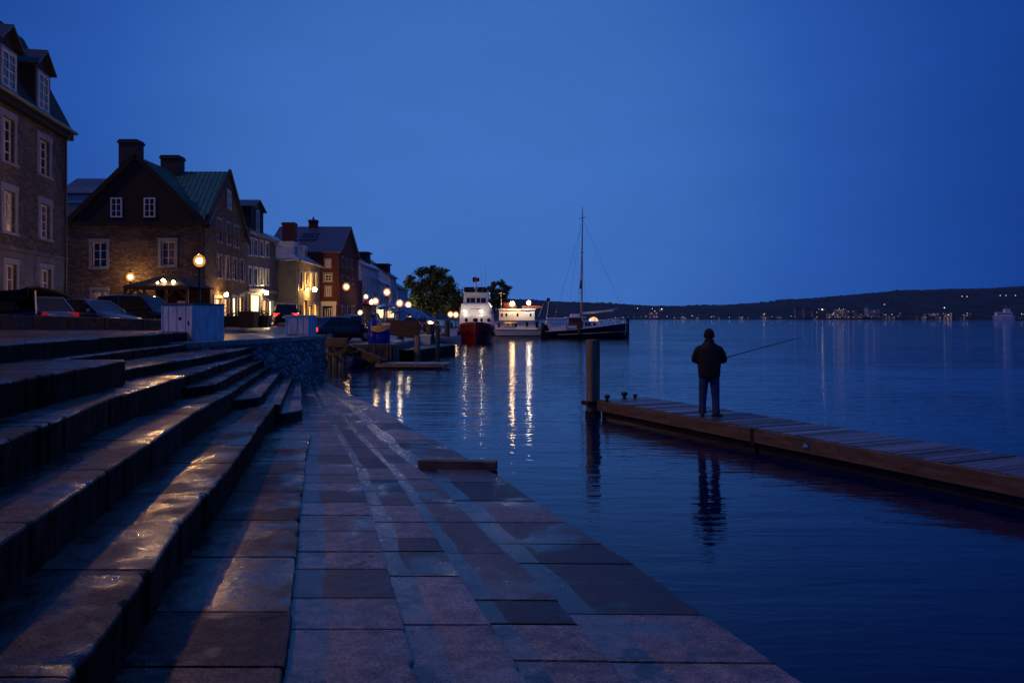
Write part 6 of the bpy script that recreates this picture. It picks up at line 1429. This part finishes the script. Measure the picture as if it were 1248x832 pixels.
def angler():
    ax, ay = 4.05, 16.35
    t = thing('person', 'person in a black jacket, jeans and dark cap standing on the dock, fishing', 'person', (ax, ay, DZ+.004), R(-14))
    # body: one skin surface, feet to head and hands
    V = [(0, 0, .93), (0, .005, 1.12), (0, -.005, 1.30), (0, -.01, 1.44), (0, .0, 1.53), (0, .015, 1.60), (0, .02, 1.69), (0, .02, 1.75),
         (-.10, 0, .90), (-.125, .02, .50), (-.135, -.02, .09), (-.135, .11, .045),
         (.10, 0, .90), (.125, .02, .50), (.135, -.02, .09), (.165, .11, .045),
         (-.19, 0, 1.42), (-.27, .02, 1.15), (-.06, .29, 1.09),
         (.19, 0, 1.40), (.27, .04, 1.17), (.17, .36, 1.13)]
    Ed = [(0, 1), (1, 2), (2, 3), (3, 4), (4, 5), (5, 6), (6, 7), (0, 8), (8, 9), (9, 10), (10, 11), (0, 12), (12, 13), (13, 14), (14, 15), (3, 16), (16, 17), (17, 18), (3, 19), (19, 20), (20, 21)]
    Rd = [(.15, .11), (.14, .10), (.16, .11), (.13, .09), .058, .085, .098, .06, .085, .06, .045, .04, .085, .06, .045, .04, .07, .048, .030, .07, .048, .030]
    body = skin_chain('body', V, Ed, Rd, M['skin'], t)
    # facial features join the head
    f = MB(); f.ball((0, .118, 1.635), .022, 8, 6, (.7, 1, 1.3)); 
    for sx in (-1, 1): f.ball((sx*.098, .02, 1.635), .030, 8, 6, (.35, .7, 1.1))
    f.build('nose_and_ears', M['skin'], body, smooth=True)
    f = MB()
    for sx in (-1, 1): f.ball((sx*.036, .100, 1.655), .013, 8, 6)
    f.build('eye', M['black'], body, smooth=True)
    f = MB(); f.ball((0, .105, 1.585), .024, 8, 5, (1, .3, .2)); f.build('mouth', M['dark_red'], body, smooth=True)
    # hands: palm and five fingers closed on the rod
    rd = Vector((.3, .2, .085)).normalized(); p0 = Vector((.36, .55, 1.19)); hA = p0-rd*.23; hB = p0-rd*.46
    for h, sx in ((hA, 1), (hB, -1)):
        hd = skin_chain('hand', [tuple(h+Vector((0, -.075, -.01))), tuple(h+Vector((0, -.035, -.028))), tuple(h+Vector((0, -.01, -.036)))], [(0, 1), (1, 2)], [(.030, .024), (.042, .018), (.040, .016)], M['skin'], t, 1)
        up = Vector((0, 0, 1)); 
        for k in range(4):
            o = rd*(-.033+.022*k)+h; l = (.9, 1, .97, .8)[k]
            skin_chain('finger', [tuple(o+Vector((0, -.012, -.034))), tuple(o+Vector((0, .024*l, -.022))), tuple(o+Vector((0, .026*l, .012))), tuple(o+Vector((0, .002, .026*l)))], [(0, 1), (1, 2), (2, 3)], [.0095, .009, .0085, .0075], M['skin'], hd, 1)
        o = h+rd*.04*sx; skin_chain('thumb', [tuple(h+rd*.035*sx+Vector((0, -.045, -.012))), tuple(o+Vector((0, -.028, .014))), tuple(o+Vector((0, -.004, .026)))], [(0, 1), (1, 2)], [.0115, .010, .0085], M['skin'], hd, 1)
    # jacket
    tj = MB(); rings = []
    for z, w, d, oy in ((.80, .205, .150, 0), (.82, .222, .165, 0), (.90, .222, .170, 0), (1.02, .232, .170, 0), (1.16, .250, .172, 0), (1.30, .245, .160, 0), (1.38, .232, .148, -.005), (1.44, .195, .128, -.01), (1.49, .140, .108, -.005), (1.53, .100, .095, 0), (1.585, .094, .090, .005), (1.59, .080, .076, .005)):
        rings.append([(w*math.cos(a)*(1+.035*noise.noise((math.cos(a)*2, math.sin(a)*2, z*6))), oy+d*math.sin(a)*(1+.05*noise.noise((math.cos(a)*2, math.sin(a)*2, z*5+9))), z+.010*noise.noise((math.cos(a)*3, math.sin(a)*3, z))) for a in [2*math.pi*k/28 for k in range(28)]])
    tj.loft(rings)
    for sx in (-1, 1):
        el = Vector((sx*.288, .03 if sx < 0 else .05, 1.165)); wr = (hB if sx < 0 else hA)+Vector((0, -.085, -.01)); sh = Vector((sx*.178, -.005, 1.385))
        pts = []; rads = []
        for i in range(9):
            u = i/8; p = sh.lerp(el, u)+Vector((sx*.018*math.sin(u*3.14), 0, 0)); pts.append(p); rads.append(.092-.016*u+.006*noise.noise((u*9, sx, 3)))
        for i in range(1, 8):
            u = i/7; pts.append(el.lerp(wr, u)+Vector((0, 0, -.012*math.sin(u*3.14)))); rads.append(.076-.030*u+.006*noise.noise((u*9, sx, 7)))
        tj.tube(pts, rads, 16)
        tj.ball(sh+Vector((-sx*.02, 0, -.01)), .096, 14, 10)
        tj.ball(el, .077, 12, 8)
    j = tj.build('jacket', M['jacket'], t, smooth=True)
    md = j.modifiers.new('r', 'REMESH'); md.mode = 'VOXEL'; md.voxel_size = .014; md.use_smooth_shade = True
    md = j.modifiers.new('s', 'SMOOTH'); md.iterations = 4; md.factor = .6
    # jeans
    tr = MB(); tr.loft([[(w*math.cos(a), d*math.sin(a), z) for a in [2*math.pi*k/20 for k in range(20)]] for z, w, d in ((.76, .12, .10), (.80, .185, .135), (.90, .198, .140), (1.0, .19, .13))])
    for sx in (-1, 1):
        pts = []; rads = []
        for z, x, y, r in ((.92, .09, 0, .112), (.80, .100, 0, .108), (.66, .112, .008, .098), (.50, .122, .018, .088), (.34, .130, .004, .080), (.22, .134, -.010, .076), (.12, .136, -.016, .080), (.055, .136, -.010, .084)):
            pts.append((sx*x, y, z)); rads.append(r+.004*noise.noise((z*14, sx*3, 1)))
        tr.tube(pts, rads, 16)
    j = tr.build('jeans', M['jeans'], t, smooth=True)
    md = j.modifiers.new('r', 'REMESH'); md.mode = 'VOXEL'; md.voxel_size = .012; md.use_smooth_shade = True
    md = j.modifiers.new('s', 'SMOOTH'); md.iterations = 3; md.factor = .6
    for sx, yaw in ((-1, .05), (1, -.75)):
        b = MB(); r_ = []
        for u, w, h, z in ((-.11, .030, .03, .045), (-.10, .040, .085, .0), (-.04, .044, .10, .0), (.03, .046, .078, .0), (.09, .050, .060, .0), (.15, .046, .050, .0), (.185, .025, .035, .006)):
            r_.append([(-w, u, .0+z*0), (w, u, 0), (w*1.0, u, h*.45), (w*.6, u, h), (-w*.6, u, h), (-w*1.0, u, h*.45)])
        b.loft(r_); mm = Matrix.Translation((sx*.138, .0, 0)) @ Matrix.Rotation(yaw, 4, 'Z'); b.v = [mm @ v for v in b.v]; b.build('shoe', M['shoes'], t, smooth=True, sub=1)
    c = MB(); r_ = []
    for z, w, d in ((1.625, .104, .112), (1.640, .109, .118), (1.68, .108, .118), (1.73, .098, .108), (1.77, .074, .082), (1.795, .040, .044), (1.802, .01, .01)):
        r_.append([(w*math.cos(a), .018+d*math.sin(a), z+(.012*math.sin(a))) for a in [2*math.pi*k/20 for k in range(20)]])
    c.loft(r_).build('cap', M['wool'], t, smooth=True)
    # rod, in the same local frame as the hands
    rod = thing('fishing_rod', 'long thin dark fishing rod held out over the water to the right', 'fishing rod', (ax, ay, DZ+.004), R(-14))
    a = p0-rd*.72; b = MB(); N_ = 16; tip = None; pts = []; L_ = 2.70
    for i in range(N_+1): u = i/N_; p = a+rd*(L_*u)+Vector((0, 0, -.05*u*u)); pts.append(p)
    b.tube(pts, [.013-.007*(i/N_) for i in range(N_+1)], 8).build('blank', M['iron'], rod, smooth=True)
    MB().tube([a, a+rd*.62], [.014, .013], 10).build('grip', M['black'], rod, smooth=True)
    q = p0-rd*.34+Vector((0, 0, -.06)); MB().tube([q-Vector((.02, -.02, 0)), q+Vector((.02, -.02, 0))], [.035, .035], 12).build('reel', M['iron'], rod)
    b = MB()
    for i in (7, 10, 13, 16): p = pts[i]; b.tube([p, p-Vector((0, 0, .03))], .003, 5); 
    b.build('line_guide', M['iron'], rod)
angler()
